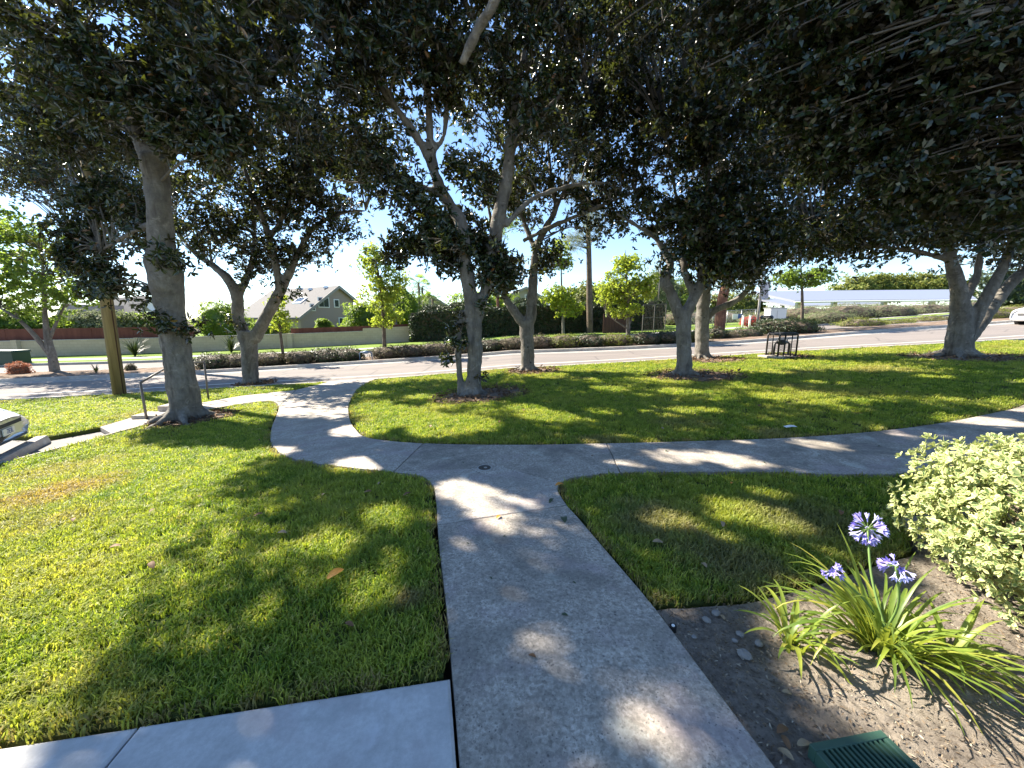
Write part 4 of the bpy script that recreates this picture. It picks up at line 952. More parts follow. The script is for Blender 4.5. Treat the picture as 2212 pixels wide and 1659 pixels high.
# low dry hedge along the median
hp = [(440, 'leaf_hedge'), (500, 'leaf_dry'), (570, 'leaf_dry'), (640, 'leaf_dry'), (700, 'leaf_hedge'), (745, 'leaf_hedge'), (835, 'leaf_dry'), (885, 'leaf_dry'), (940, 'leaf_dry'), (1000, 'leaf_dry'), (1055, 'leaf_hedge'), (1110, 'leaf_dry'), (1165, 'leaf_dry'), (1220, 'leaf_gold'), (1275, 'leaf_hedge'), (1330, 'leaf_gold'), (1395, 'leaf_hedge'), (1445, 'leaf_hedge'), (1500, 'leaf_gold')]
ORD = ('first', 'second', 'third', 'fourth', 'fifth', 'sixth', 'seventh', 'eighth', 'ninth', 'tenth'); seen = {}
for px, mt in hp:
    for _ in range(8):
        Y0 = float(yF(pg(px, 20).x)) + 1.25; x0 = pg(px, Y0).x
    x0 = pg(px, float(yF(pg(px, 20.5).x)) + 1.25).x; Y0 = float(yF(x0)) + 1.25
    lab = {'leaf_dry': 'low dry grey brown shrub in the median hedge row', 'leaf_hedge': 'low dark green shrub in the median hedge row', 'leaf_gold': 'low olive green shrub in the median hedge row'}[mt]; seen[mt] = seen.get(mt, -1) + 1; lab += ', %s from the left' % ORD[seen[mt]]
    shrub('median_shrub', lab, (x0, Y0, H(x0, Y0) + .3), (.98, .8, .42 + .05 * math.sin(px)), 800, mt, .085, .035, 'low shrubs of the median hedge')
def gshrub(label, px, py, Y, rad, n, mat, **kw):
    p = at(px, py, Y); return shrub('shrub', label, tuple(p), rad, n, mat, **kw)
gshrub('large rounded dark green shrub mound across the road behind the wire cage', 1700, 708, 25.0, (2.1, 1.3, .62), 2600, 'leaf_hedge', L=.1, Wd=.05)
gshrub('small dark shrub at the left foot of the rounded mound', 1610, 722, 24.2, (1.2, .8, .4), 900, 'leaf_hedge')
gshrub('low reddish dry shrub right behind the low branch', 1575, 728, 23.6, (1.0, .6, .3), 700, 'leaf_dry')
gshrub('dark shrub right of the knotted trunk beside the kerb', 1545, 722, 23.4, (.7, .6, .42), 600, 'leaf_hedge')
for i, (px, py, Y, r, mt) in enumerate(((1860, 702, 28, (1.8, 1.0, .5), 'leaf_gold'), (1935, 703, 28.5, (1.5, 1.0, .42), 'leaf_gold'), (2010, 695, 29, (2.0, 1.0, .42), 'leaf_gold'), (2135, 685, 28, (2.0, 1.0, .6), 'leaf_gold'), (2200, 680, 30, (2.2, 1.2, .8), 'leaf_gold'))):
    gshrub('olive gold shrub on the bank beyond the road, %s from the left' % ('first', 'second', 'third', 'fourth', 'fifth')[i], px, py, Y, r, 1500, mt, group='gold shrubs on the bank')
for i, (px, py, Y, r) in enumerate(((1660, 692, 36, (2.6, 1.6, .8)), (1740, 682, 36, (3.0, 1.8, .9)), (1830, 678, 37, (3.0, 1.8, .95)), (1910, 676, 37, (3.2, 1.8, .9)), (2000, 674, 38, (3.2, 1.8, .9)), (2090, 672, 38, (3.2, 1.8, 1.0)), (1790, 688, 33, (2.2, 1.3, .6)), (1480, 690, 44, (3.0, 1.8, 1.1)), (1555, 690, 44, (3.2, 1.8, 1.0)))):
    gshrub(('soft grey green shrub below the solar canopies, %s of the row from the left' % ('first', 'second', 'third', 'fourth', 'fifth', 'sixth')[i]) if i < 6 else ('soft grey green shrub in front of the bank row, behind the rounded mound', 'soft grey green shrub behind the fork of the knotted tree', 'soft grey green shrub behind the wire fence')[i - 6], px, py, Y, r, 1900, 'leaf_grey', L=.12, Wd=.03, group='grey green bank planting', per=6)
for i, (px, py, Y, r, mt, lab) in enumerate(((1425, 640, 50, (2.6, 2, 4.0), 'leaf_grey', 'tall thin grey green bush left of the lamp pole'), (1470, 655, 52, (3.0, 2, 3.0), 'leaf_gold', 'brownish gold bush behind the knotted fork'), (1590, 668, 60, (5, 2, 2.2), 'leaf_gold', 'distant golden green bush beside the banner post'), (1900, 622, 75, (7, 3, 2.2), 'leaf_gold', 'distant yellow green treetop above the left solar canopy'), (2010, 622, 75, (7, 3, 2.2), 'leaf_gold', 'distant yellow green treetop above the right solar canopy'), (2200, 630, 60, (6, 3, 4), 'leaf_hedge', 'distant dark tree at the right edge above the white car'), (1300, 665, 42, (4.5, 2, 2.6), 'leaf_gold', 'sunlit olive bush behind the hedge beside the tall straight trunk'), (300, 705, 36, (2.6, 1, 1.2), 'leaf_green', 'leafy green bush above the red fence beside the leaning trunk'), (215, 704, 35, (3, 1, 1.2), 'leaf_grey', 'pale green bush above the red fence beside the pole'), (20, 705, 34, (4, 1, 1.1), 'leaf_green', 'green bush above the red fence at the left edge'), (590, 720, 35.5, (1.6, .9, 1.3), 'leaf_green', 'vine draped bush over the wall behind the forked tree'), (480, 700, 36, (2.4, 1, 1.9), 'leaf_green', 'green bush over the wall between the two left trunks'), (795, 690, 36.5, (2.0, 1, 1.7), 'leaf_green', 'bushy green shrub beside the house gable'), (865, 672, 38.5, (2.2, 1.4, 2.6), 'leaf_green', 'dark grey green pine behind the yellow tree'), (700, 709, 38, (.6, .5, .7), 'leaf_green', 'small green bush in front of the pink gable'), (1040, 680, 44, (4, 2, 2.4), 'leaf_green', 'green bush behind the hedge by the centre trunk'))):
    q_ = max(1.0, r[0] / 2.4); gshrub(lab, px, py, Y, r, 1900, mt, L=.2 * q_, Wd=.1 * q_, coremat=mt)
gshrub('orange red shrub on the median left of the leafy tree', 42, 799, 18.6, (.42, .35, .4), 500, 'leaf_orange', L=.09, Wd=.03)
gshrub('small reddish shrub on the median right of the pole', 283, 799, 19.0, (.22, .2, .3), 200, 'leaf_dry')
gshrub('red flowering bush beside the white posts', 1622, 695, 33, (.9, .5, .5), 400, 'leaf_red')
def strap_plant(name, label, x, y, n, ln, w, mat, spread=1.0):
    root = thing(name, label, 'plant', gz(x, y))
    mb = MB()
    for _ in range(n):
        a = random.uniform(0, 2 * PI); l_ = ln * random.uniform(.6, 1.1); t_ = random.uniform(.1, .75) * spread
        o = len(mb.v); V = []; d = Vector((math.cos(a), math.sin(a), 0)); s = Vector((-math.sin(a), math.cos(a), 0)) * w
        for k in range(5):
            f = k / 4; p = gz(x, y) + d * (l_ * math.sin(t_) * f * (.6 + .6 * f)) + Vector((0, 0, l_ * math.cos(t_ * (.6 + .7 * f)) * f))
            V += [p - s * (1 - f * .85), p + s * (1 - f * .85)]
        mb.add(V, [(2 * k, 2 * k + 1, 2 * k + 3, 2 * k + 2) for k in range(4)])
    mb.build('leaves', M[mat], root)
    return root
for px, py, lab in ((292, 770, 'dark spiky strap leaved plant against the wall right of the pole'), (500, 762, 'dark spiky strap leaved plant against the wall by the forked trunk')):
    g_ = G(px, py); strap_plant('flax_plant', lab, g_.x, g_.y, 90, 1.5, .035, 'leaf_hedge', 1.3)
g_ = G(208, 805); strap_plant('agave', 'small dark agave on the left median', g_.x, g_.y, 26, .45, .03, 'leaf_hedge', 1.4)

# ------------------------------------------------------------------ other trees
KW = dict(per=6, L=.15, Wd=.12, voxel=0, leafkw=dict(shape=(1.0, .95), droop=.5, simple=True))
def mtree(name, label, px, py, Y, chains, blobs, **kw):
    b_ = at(px, py, Y); b_ = (Vector((b_.x, Y, H(b_.x, Y) - .1)), chains[0])
    k = dict(KW); k.update(kw)
    return tree(name, label, [[b_] + ch(*[(a, q, Y + dy, r) for a, q, dy, r in chains[1]])] + [ch(*[(a, q, Y + dy, r) for a, q, dy, r in c]) for c in chains[2:]], blobs, **k)
Y = 19.3
mtree('young_tree', 'leafy mid green tree with forked trunk on the left median', 118, 800, Y, [.2, [(112, 765, 0, .17), (105, 740, 0, .15), (98, 690, 0, .1), (95, 620, 0, .07), (90, 540, 0, .04)], [(108, 765, 0, .12), (75, 725, -.2, .1), (40, 690, -.4, .07), (0, 665, -.5, .04)], [(104, 740, 0, .08), (125, 690, .2, .06), (150, 640, .2, .03)]],
      [blob(80, 570, Y, 2.0, 1.6, 1.8, 46), blob(20, 630, Y, 1.7, 1.5, 1.3, 32), blob(140, 640, Y, 1.1, 1.0, .9, 17), blob(-60, 560, Y, 1.8, 1.5, 1.8, 24), blob(20, 490, Y, 1.2, 1, .9, 14)], leaf='leaf_green', barkm='bark', wh=16, clump_r=.42)
Y = 20.8
mtree('young_tree', 'slender yellow green tree rising from the median hedge beside the grey house', 831, 768, Y, [.11, [(829, 700, 0, .09), (824, 640, 0, .07), (815, 580, 0, .05), (800, 520, 0, .02)]],
      [blob(822, 640, Y, 1.15, 1, .9, 30), blob(805, 565, Y, .7, .6, .9, 24), blob(850, 600, Y, .6, .6, .8, 14), blob(840, 690, Y, .9, .8, .4, 10)], leaf='leaf_lime', barkm='bark_dark', wh=14, clump_r=.3, L=.13, Wd=.1)
Y = 19.9
mtree('young_tree', 'thin young lime green tree in the median hedge by the forked trunk', 613, 776, Y, [.08, [(607, 730, 0, .065), (602, 690, 0, .05), (600, 640, 0, .03)]],
      [blob(601, 690, Y, .55, .5, .6, 14), blob(600, 650, Y, .4, .4, .5, 8)], leaf='leaf_lime', barkm='bark_dark', wh=12, clump_r=.26, L=.12, Wd=.09)
Y = 33.5
mtree('young_tree', 'narrow pale yellow tree with a spire top between the dark trunks', 1217, 724, Y, [.14, [(1216, 690, 0, .12), (1213, 620, 0, .08), (1212, 540, 0, .03)]],
      [blob(1212, 555, Y, .65, .6, 1.5, 26), blob(1205, 640, Y, 1.5, 1.2, .8, 30), blob(1225, 665, Y, 1.3, 1.2, .6, 20)], leaf='leaf_lime', barkm='bark', wh=14, clump_r=.42, L=.2, Wd=.15)
Y = 22.5
mtree('young_tree', 'bushy bright yellow green tree on the median left of the knotted trunk', 1357, 748, Y, [.13, [(1357, 710, 0, .12), (1356, 650, 0, .09), (1352, 580, 0, .05), (1350, 540, 0, .02)], [(1357, 705, 0, .07), (1368, 680, 0, .04)], [(1352, 708, 0, .05), (1325, 690, 0, .03), (1310, 680, 0, .02)]],
      [blob(1355, 610, Y, 1.3, 1.1, 1.0, 38), blob(1320, 635, Y, .9, .8, .6, 16), blob(1390, 620, Y, .7, .7, .8, 14), blob(1355, 565, Y, .7, .6, .6, 12), blob(1350, 670, Y, 1.0, .9, .35, 14)], leaf='leaf_lime', barkm='bark', wh=15, clump_r=.33, L=.14, Wd=.11)
Y = 26.0
mtree('young_tree', 'small green tree with a thin dark trunk in front of the solar canopies', 1733, 708, Y, [.12, [(1733, 660, 0, .09), (1732, 610, 0, .06), (1730, 570, 0, .03)]],
      [blob(1735, 600, Y, 1.5, 1.2, .6, 30), blob(1700, 605, Y, .9, .8, .5, 12), blob(1770, 595, Y, 1.0, .9, .5, 14)], leaf='leaf_green', barkm='bark_dark', wh=14, clump_r=.35, L=.14, Wd=.1)
Y = 30
mtree('red_bark_tree', 'leaning tree with red brown bark behind the long low branch', 1553, 714, Y, [.42, [(1556, 690, 0, .38), (1560, 650, 0, .36), (1572, 600, 0, .34), (1590, 540, 0, .26), (1600, 460, 0, .15)]],
      [blob(1590, 480, Y, 3, 2, 2, 40), blob(1500, 620, Y + 1, 1.5, 1, 1.0, 10)], leaf='leaf_green', barkm='bark_red', wh=14, clump_r=.6, L=.22, Wd=.08)
Y = 35
mtree('straight_trunk_tree', 'tall straight bare trunk with thin drooping grey foliage above the hedge', 1274, 722, Y, [.30, [(1274, 690, 0, .29), (1273, 620, 0, .26), (1272, 540, 0, .22), (1270, 460, 0, .16), (1268, 350, 0, .08)]],
      [blob(1245, 520, Y, 1.4, 1.2, .9, 22), blob(1290, 480, Y, 1.5, 1.2, 1.0, 22), blob(1265, 400, Y, 2.2, 1.6, 1.8, 34)], leaf='leaf_grey', barkm='bark_dark', wh=16, clump_r=.6, L=.34, Wd=.03, leafkw=dict(droop=1.2, simple=True))
Y = 36
mtree('slim_trunk_tree', 'slim reddish trunk with a pale foot in front of the tall hedge', 1083, 727, Y, [.2, [(1079, 690, 0, .15), (1075, 640, 0, .13), (1080, 560, 0, .1), (1085, 480, 0, .06)]],
      [blob(1090, 480, Y, 2.2, 1.5, 1.6, 24), blob(1100, 560, Y, 1.3, 1, 1.2, 10)], leaf='leaf_green', barkm='bark_red', wh=14, clump_r=.5, L=.2, Wd=.06)
Y = 36.5
mtree('slim_trunk_tree', 'thin leaning grey trunk at the end of the block wall', 870, 738, Y, [.15, [(864, 722, 0, .13), (856, 700, 0, .11), (850, 660, 0, .07)]], [blob(858, 660, Y, 1.3, 1, 1.0, 12)], leaf='leaf_green', barkm='bark', wh=12, clump_r=.5, L=.18, Wd=.06)
def palm(label, px, py0, py1, Y, r, n=16, ln=1.7):
    b_ = at(px, py0, Y); t_ = at(px - 2, py1, Y); b_.z = H(b_.x, Y) - .1
    root = thing('palm', label, 'palm', (b_.x, b_.y, b_.z + .1))
    MB().tube([b_, (b_ + t_) / 2 + Vector((.1, 0, 0)), t_], [r * 1.2, r, r * .9], 8).build('trunk', M['bark_dark'], root, True)
    for k in range(n):
        a = 2 * PI * k / n + random.uniform(-.2, .2); el = random.uniform(-.6, 1.1); d = Vector((math.cos(a) * math.cos(el), math.sin(a) * math.cos(el), math.sin(el)))
        mb = MB(); e_ = t_ + d * ln * .55; mb.tube([t_, e_], [.02, .012], 4)
        side = d.cross(Vector((0, 0, 1))).normalized(); up_ = side.cross(d)
        for j in range(11):
            q = (j - 5) / 5 * 1.5; dd = (d * math.cos(q) + side * math.sin(q)).normalized(); tip = e_ + dd * ln * .5 + Vector((0, 0, -.22 * ln * abs(math.sin(q)) - .12)); s = dd.cross(up_).normalized() * .035
            mb.add([e_ - s * .4, e_ + dd * ln * .25 - s, tip, e_ + dd * ln * .25 + s, e_ + s * .4], [(0, 1, 2, 3, 4)])
        mb.build('frond', M['leaf_grey' if el < -.1 else 'leaf_green'], root)
palm('taller fan palm left of the centre trunk beyond the hedge', 906, 700, 612, 47, .14)
palm('shorter fan palm close to the centre trunk beyond the hedge', 936, 700, 645, 44, .13, 14, 1.3)
palm('slim fan palm right beside the tallest one', 914, 700, 622, 48, .12, 12, 1.5)

# ------------------------------------------------------------------ street furniture and small structures
g_ = G(258, 851); pt = at(205, 470, g_.y); d = (pt - gz(g_.x, g_.y)).normalized()
root = thing('utility_pole', 'tall brown wooden utility pole at the edge of the left road', 'pole', gz(g_.x, g_.y))
MB().tube([gz(g_.x, g_.y, -.3), gz(g_.x, g_.y) + d * 4, gz(g_.x, g_.y) + d * 9.5], [.165, .15, .125], 14).build('shaft', M['pole'], root, True)
MB().tube([gz(g_.x + .15, g_.y - .03, -.1), gz(g_.x + .135, g_.y - .03) + d * 4, gz(g_.x + .11, g_.y - .03) + d * 9], .022, 6).build('conduit', M['wood_dark'], root, True)
MB().tube([gz(g_.x, g_.y) + d * 9.0 + Vector((-1, 0, 0)), gz(g_.x, g_.y) + d * 9.0 + Vector((1, 0, 0))], .06, 6).build('crossarm', M['pole'], root)

def rail(label, p0, p1, t0, t1, lead=None):
    root = thing('handrail', label, 'handrail', gz(p0.x, p0.y))
    for p, t_ in ((p0, t0), (p1, t1)): MB().tube([gz(p.x, p.y, -.15), t_], .024, 8).build('post', M['rail'], root, True)
    MB().tube([t0, t1] + ([lead] if lead else []), .024, 8).build('top_rail', M['rail'], root, True)
p0, p1 = G(317, 905), G(376, 884)
rail('brown metal handrail left of the leaning trunk', p0, p1, at(303, 827, p0.y), at(358, 795, p1.y))
q0, q1 = G(450, 861), G(400, 868)
rail('brown metal handrail showing right of the leaning trunk', q0, q1, at(441, 783, q0.y), at(405, 784, q1.y))
g_ = G(372, 893)
root = thing('concrete_step', 'low concrete step block tucked behind the roots of the leaning trunk', 'step', gz(g_.x, g_.y))
MB().box(gz(g_.x, g_.y + .15, .05), (.55, .4, .26)).build('tread', M['path_light'], root, False, .012)
MB().box(gz(g_.x - .2, g_.y - .25, -.03), (.6, .4, .2)).build('tread', M['path_light'], root, False, .012)

# wire cage over a backflow valve, on its pad
g_ = G(1686, 771); cx, cy = g_.x, g_.y; cz = H(cx, cy); ang = .18
Mz = Matrix.Rotation(ang, 3, 'Z')
def loc(x, y, z): v = Mz @ Vector((x, y, 0)); return Vector((cx + v.x, cy + v.y, cz + z))
root = thing('concrete_pad', 'small concrete pad under the black wire cage', 'pad', (cx, cy, cz)); MB().box((cx, cy, cz - .01), (1.15, .75, .12), Mz).build('slab', M['path_light'], root, False, .01)
root = thing('valve_cage', 'black metal wire cage with rounded frame on the right lawn', 'cage', (cx, cy, cz + .05))
w, dp_, h_ = .36, .24, .82
def hoop(y):
    pts = [(-w, .05)] + [(-w + .1 - .1 * math.cos(a), h_ - .1 + .1 * math.sin(a)) for a in np.linspace(0, PI / 2, 5)] + [(w - .1 + .1 * math.sin(a), h_ - .1 + .1 * math.cos(a)) for a in np.linspace(0, PI / 2, 5)] + [(w, .05)]
    return [loc(a, y, b_) for a, b_ in pts]
for y in (-dp_, dp_): MB().tube(hoop(y), .026, 8).build('frame_hoop', M['black_metal'], root, True)
for x in (-.14, .14):
    for y in (-dp_, dp_): MB().tube([loc(x, y, .05), loc(x, y, h_)], .02, 6).build('upright', M['black_metal'], root, True)
for x, z in ((-w, .07), (w, .07), (-w + .05, h_ - .03), (w - .05, h_ - .03), (-.14, h_), (.14, h_)): MB().tube([loc(x, -dp_, z), loc(x, dp_, z)], .014, 6).build('cross_bar', M['black_metal'], root, True)
for y in (-dp_, dp_): MB().tube([loc(-w, y, .1), loc(w, y, .1)], .014, 6).build('bottom_rail', M['black_metal'], root, True)
for y in (-dp_, dp_):
    mb = MB()
    for k in np.arange(-w + .04, w, .04): mb.tube([loc(k, y, .1), loc(k, y, h_ - .01)], .0035, 3)
    for z in np.arange(.14, h_, .05): mb.tube([loc(-w, y, z), loc(w, y, z)], .0035, 3)
    mb.build('mesh_panel', M['black_metal'], root)
MB().box(loc(0, 0, h_ - .05), (2 * w - .1, 2 * dp_, .07), Mz).build('lid', M['black_metal'], root, False, .01)
root = thing('backflow_valve', 'dark pipe and valve inside the black wire cage', 'valve', (cx, cy, cz + .05))
MB().tube([loc(-.3, 0, 0), loc(-.3, 0, .45), loc(-.22, 0, .5), loc(.22, 0, .5), loc(.3, 0, .45), loc(.3, 0, 0)], .04, 8).build('pipe', M['black_metal'], root, True)
MB().tube([loc(-.16, 0, .5), loc(-.05, 0, .5), loc(.05, 0, .5), loc(.16, 0, .5)], [.06, .09, .09, .06], 10).build('valve_body', M['black_metal'], root, True)
for x in (-.2, .2): MB().tube([loc(x, 0, .5), loc(x, 0, .62), loc(x + .08, 0, .64)], .015, 6).build('handle', M['black_metal'], root, True)
# blue valve pipe in the median
Y0 = float(yF(-7.2)) + .55; c0 = at(790, 765, Y0); bx_, bz = c0.x, H(c0.x, Y0)
root = thing('valve_pipe', 'blue painted valve pipe standing in a gap of the median hedge', 'pipe', (bx_, Y0, bz))
MB().tube([(bx_ - .32, Y0, bz - .1), (bx_ - .32, Y0, bz + .36), (bx_ - .26, Y0, bz + .42), (bx_ + .26, Y0, bz + .42), (bx_ + .32, Y0, bz + .36), (bx_ + .32, Y0, bz - .1)], .03, 8).build('pipe', M['blue_pipe'], root, True)
MB().tube([(bx_ - .14, Y0, bz + .42), (bx_ - .04, Y0, bz + .42), (bx_ + .06, Y0, bz + .42), (bx_ + .15, Y0, bz + .42)], [.05, .08, .08, .05], 8).build('valve_body', M['blue_pipe'], root, True)

# green cabinet on the far verge
c0 = G(10, 786); root = thing('utility_cabinet', 'dark green utility cabinet on the verge at the left edge', 'cabinet', gz(c0.x, c0.y))
MB().box(gz(c0.x, c0.y, .36), (2.3, .9, .74)).build('body', M['green_box'], root, False, .02); MB().box(gz(c0.x, c0.y, .78), (2.4, 1.0, .12), None, 0, .97).build('lid', M['green_box'], root, False, .02)
MB().box(gz(c0.x + .15, c0.y - .455, .45), (.22, .012, .26)).build('label_plate', M['white'], root)
# satellite dish
c0 = at(331, 656, 36); root = thing('satellite_dish', 'round white dish half hidden by the leaning trunk', 'dish', gz(c0.x + .2, 36))
V = []; F = []
for i in range(7):
    for k in range(20): rr = .66 * i / 6; V.append((c0.x + .2 + rr * math.cos(2 * PI * k / 20), 36 + .25 * (i / 6) ** 2 * -1, c0.z + rr * math.sin(2 * PI * k / 20)))
for i in range(6):
    for k in range(20): F.append((i * 20 + k, i * 20 + (k + 1) % 20, i * 20 + 20 + (k + 1) % 20, i * 20 + 20 + k))
link('reflector', mesh(V, F, True), M['white'], root)
MB().tube([gz(c0.x + .2, 36.1, -.2), Vector((c0.x + .2, 36.1, c0.z - .1)), Vector((c0.x + .2, 36.0, c0.z))], .04, 8).build('mast', M['steel'], root)

# solar canopies
def canopy(label, L0, L1, Yn, Yf, pn, pf, posts):
    "near edge from pixel column L0 to L1 at heights pn, far edge at pf"
    a, b_ = at(L0[0], pn[0], Yn), at(L1[0], pn[1], Yn); c_, d_ = at(L1[1], pf[1], Yf), at(L0[1], pf[0], Yf)
    root = thing('solar_canopy', label, 'solar canopy', gz((a.x + b_.x) / 2, (Yn + Yf) / 2))
    q = [a, b_, c_, d_]; V = [p for p in q] + [p - Vector((0, 0, .22)) for p in q]
    MB().add(V, [(0, 1, 2, 3), (7, 6, 5, 4)] + [(i, i + 4, (i + 1) % 4 + 4, (i + 1) % 4) for i in range(4)]).build('panel_roof', M['solar'], root)
    V = [p - Vector((0, 0, .16)) + Vector((0, -.06, 0)) for p in (a, b_)]; MB().tube(V, .11, 4).build('front_beam', M['white'], root)
    for px in posts:
        Ym = (Yn * 2 + Yf) / 3; p = at(px, 660, Ym); zt = a.z + (d_.z - a.z) / 3 - .2
        MB().box(Vector((p.x, Ym, (H(p.x, Ym) + zt) / 2 - .1)), (.42, .42, zt - H(p.x, Ym) + .2)).build('post', M['steel'], root)
canopy('front solar canopy roof across the road at the right', (1716, 1622), (2110, 2080), 42, 50, (649, 645), (629, 625), (1684 + 40, 1801, 1909, 2012))
canopy('rear lower solar canopy roof showing under the front one', (1716, 1632), (1912, 1880), 52, 60, (661, 655), (645, 640), (1690, 1840))

# banner post, bins, cabinet, bollards, fence
c0 = at(1636, 700, 30); root = thing('banner_post', 'tall pale lamp post with a white banner right of the low branch', 'lamp post', gz(c0.x, 30))
tp = at(1652, 540, 30); MB().tube([gz(c0.x, 30, -.1), Vector(((c0.x + tp.x) / 2, 30, (H(c0.x, 30) + tp.z) / 2)), tp], [.09, .08, .06], 8).build('shaft', M['kerb'], root, True)
b0, b1 = at(1643, 609, 29.95), at(1659, 645, 29.95)
m = mat_new('banner_print', 0.8, 0.2); t = NT(m); t.base(t.ramp(t.noise(2.2, 3, 0.5, 0.8), [(0.42, (0.68, 0.66, 0.70)), (0.5, (0.42, 0.40, 0.46)), (0.58, (0.70, 0.68, 0.72))])); M['banner_print'] = m
bn = MB(); V = []; F = []
for i in range(9):
    for k in range(5):
        V.append((b0.x + (b1.x - b0.x) * k / 4, 29.95 + .03 * math.sin(i * .9 + k), b0.z + (b1.z - b0.z) * i / 8))
for i in range(8):
    for k in range(4): F.append((i * 5 + k, i * 5 + k + 1, i * 5 + k + 6, i * 5 + k + 5))
link('banner', mesh(V, F, True), M['banner_print'], root)
MB().tube([b0 + Vector((-.25, 0, .02)), Vector((b1.x, 29.95, b0.z + .02))], .02, 6).build('bracket', M['steel'], root)
def post_thing(name, label, cat, px, py, Y, h, r, mt, top=None):
    p = at(px, py, Y); root = thing(name, label, cat, gz(p.x, Y))
    MB().tube([gz(p.x, Y, -.1), gz(p.x, Y, h)], [r, r], 8).build('shaft', M[mt], root, True)
    MB().tube([gz(p.x, Y, h), gz(p.x, Y, h + .05)], [r * 1.25, r * 1.1], 8).build('cap', M[mt], root, True); return root
post_thing('bollard', 'left white bollard beside the red flowering bush', 'bollard', 1604, 700, 32, 1.0, .075, 'white')
post_thing('bollard', 'right white bollard beside the red flowering bush', 'bollard', 1619, 700, 32, 1.0, .075, 'white')
p_ = post_thing('lamp_pole', 'thin dark lamp pole between the yellow tree and the knotted fork', 'lamp post', 1420, 690, 46, 9, .08, 'rail')
MB().box((at(1420, 690, 46).x - .5, 46, H(at(1420, 690, 46).x, 46) + 9.1), (1.2, .25, .12)).build('lamp_head', M['rail'], p_)
c0 = at(1655, 700, 28.5); root = thing('litter_bin', 'dark slatted litter bin left of the rounded shrub', 'bin', gz(c0.x, 28.5))
MB().tube([gz(c0.x, 28.5, 0), gz(c0.x, 28.5, .95)], [.3, .36], 14).build('body', M['black_metal'], root, True)
for k in range(14): a = 2 * PI * k / 14; MB().tube([gz(c0.x + .33 * math.cos(a), 28.5 + .33 * math.sin(a), .02), gz(c0.x + .40 * math.cos(a), 28.5 + .40 * math.sin(a), .98)], .022, 5).build('slat', M['black_metal'], root)
MB().tube([gz(c0.x, 28.5, .96), gz(c0.x, 28.5, 1.08)], [.44, .34], 14).build('lid', M['black_metal'], root)
c0 = at(1673, 690, 31); root = thing('equipment_cabinet', 'white equipment cabinet beside the dark litter bin', 'cabinet', gz(c0.x, 31))
MB().box(gz(c0.x, 31, .75), (1.25, .8, 1.5)).build('body', M['white'], root, False, .02); MB().box(gz(c0.x - .1, 30.59, .75), (.02, .012, 1.2)).build('door_seam', M['steel'], root)
MB().box(gz(c0.x, 31, 1.53), (1.35, .9, .07)).build('roof', M['steel'], root)
fr = thing('wire_fence', 'chain link fence with small signs behind the red barked tree', 'fence', gz(pg(1540, 37).x, 37))
xa_, xb_ = pg(1478, 37).x, pg(1630, 37).x
for x in np.linspace(xa_, xb_, 6): MB().tube([gz(x, 37, -.1), gz(x, 37, 1.45)], .035, 6).build('post', M['steel'], fr, True)
for z in (.1, 1.42): MB().tube([gz(xa_, 37, z), gz(xb_, 37, z)], .025, 6).build('rail', M['steel'], fr)
mb = MB()
for x in np.arange(xa_, xb_, .14):
    mb.tube([gz(x, 37, .1), gz(min(x + .65, xb_), 37, 1.42)], .004, 3); mb.tube([gz(x, 37, 1.42), gz(min(x + .65, xb_), 37, .1)], .004, 3)
tag(mb.build('wire_mesh', M['steel'], fr), kind='stuff')
for px, mt in ((1588, 'white'), (1600, 'sign_blue')): p = at(px, 684, 36.94); MB().box(p, (.5, .03, .5)).build('sign', M[mt], fr)
# dark timber screen and wire gate in front of the hedge
p = at(1328, 705, 33.5); root = thing('timber_screen', 'dark brown board screen at the foot of the hedge', 'screen', gz(p.x, 33.5))
for k in range(6): MB().box(gz(p.x - .85 + k * .34, 33.5, .85), (.32, .05, 1.7)).build('board', M['wood_dark'], root)
p = at(1412, 705, 33.0); root = thing('wire_gate', 'tall dark wire gate right of the board screen', 'gate', gz(p.x, 33.0))
for x in (-.95, 0, .95): MB().tube([gz(p.x + x, 33, -.1), gz(p.x + x, 33, 2.3)], .04, 6).build('post', M['rail'], root)
for z in (.15, 1.2, 2.28): MB().tube([gz(p.x - .95, 33, z), gz(p.x + .95, 33, z)], .03, 6).build('rail', M['rail'], root)
mb = MB()
for k in np.arange(-.9, .95, .12): mb.tube([gz(p.x + k, 33, .15), gz(p.x + k, 33, 2.28)], .005, 3)
tag(mb.build('wire_mesh', M['rail'], root), kind='stuff')

# ------------------------------------------------------------------ vehicles
def loft(stations, n_half=7):
    "stations: (x, z_bottom, z_shoulder, z_top, w_bottom, w_shoulder, w_top) along the car; returns verts, faces of the closed shell"
    V = []; F = []
    for x, zb, zs, zt, wb, ws, wt in stations:
        half = [(0, zb), (wb * .9, zb), (wb, zb + .1), ((wb + ws) / 2 + .02, (zb + zs) / 2), (ws, zs), ((ws + wt) / 2 - .02, zs + (zt - zs) * .55), (wt, zt - .02), (wt * .5, zt + .01), (0, zt + .015)]
        ring = [(x, -a, b_) for a, b_ in half] + [(x, a, b_) for a, b_ in half[-2:0:-1]]
        V += ring; m_ = len(ring)
    for i in range(len(stations) - 1):
        for k in range(m_): F.append((i * m_ + k, i * m_ + (k + 1) % m_, (i + 1) * m_ + (k + 1) % m_, (i + 1) * m_ + k))
    F.append(tuple(range(m_))); F.append(tuple(range((len(stations) - 1) * m_ + m_ - 1, (len(stations) - 1) * m_ - 1, -1)))
    return V, F
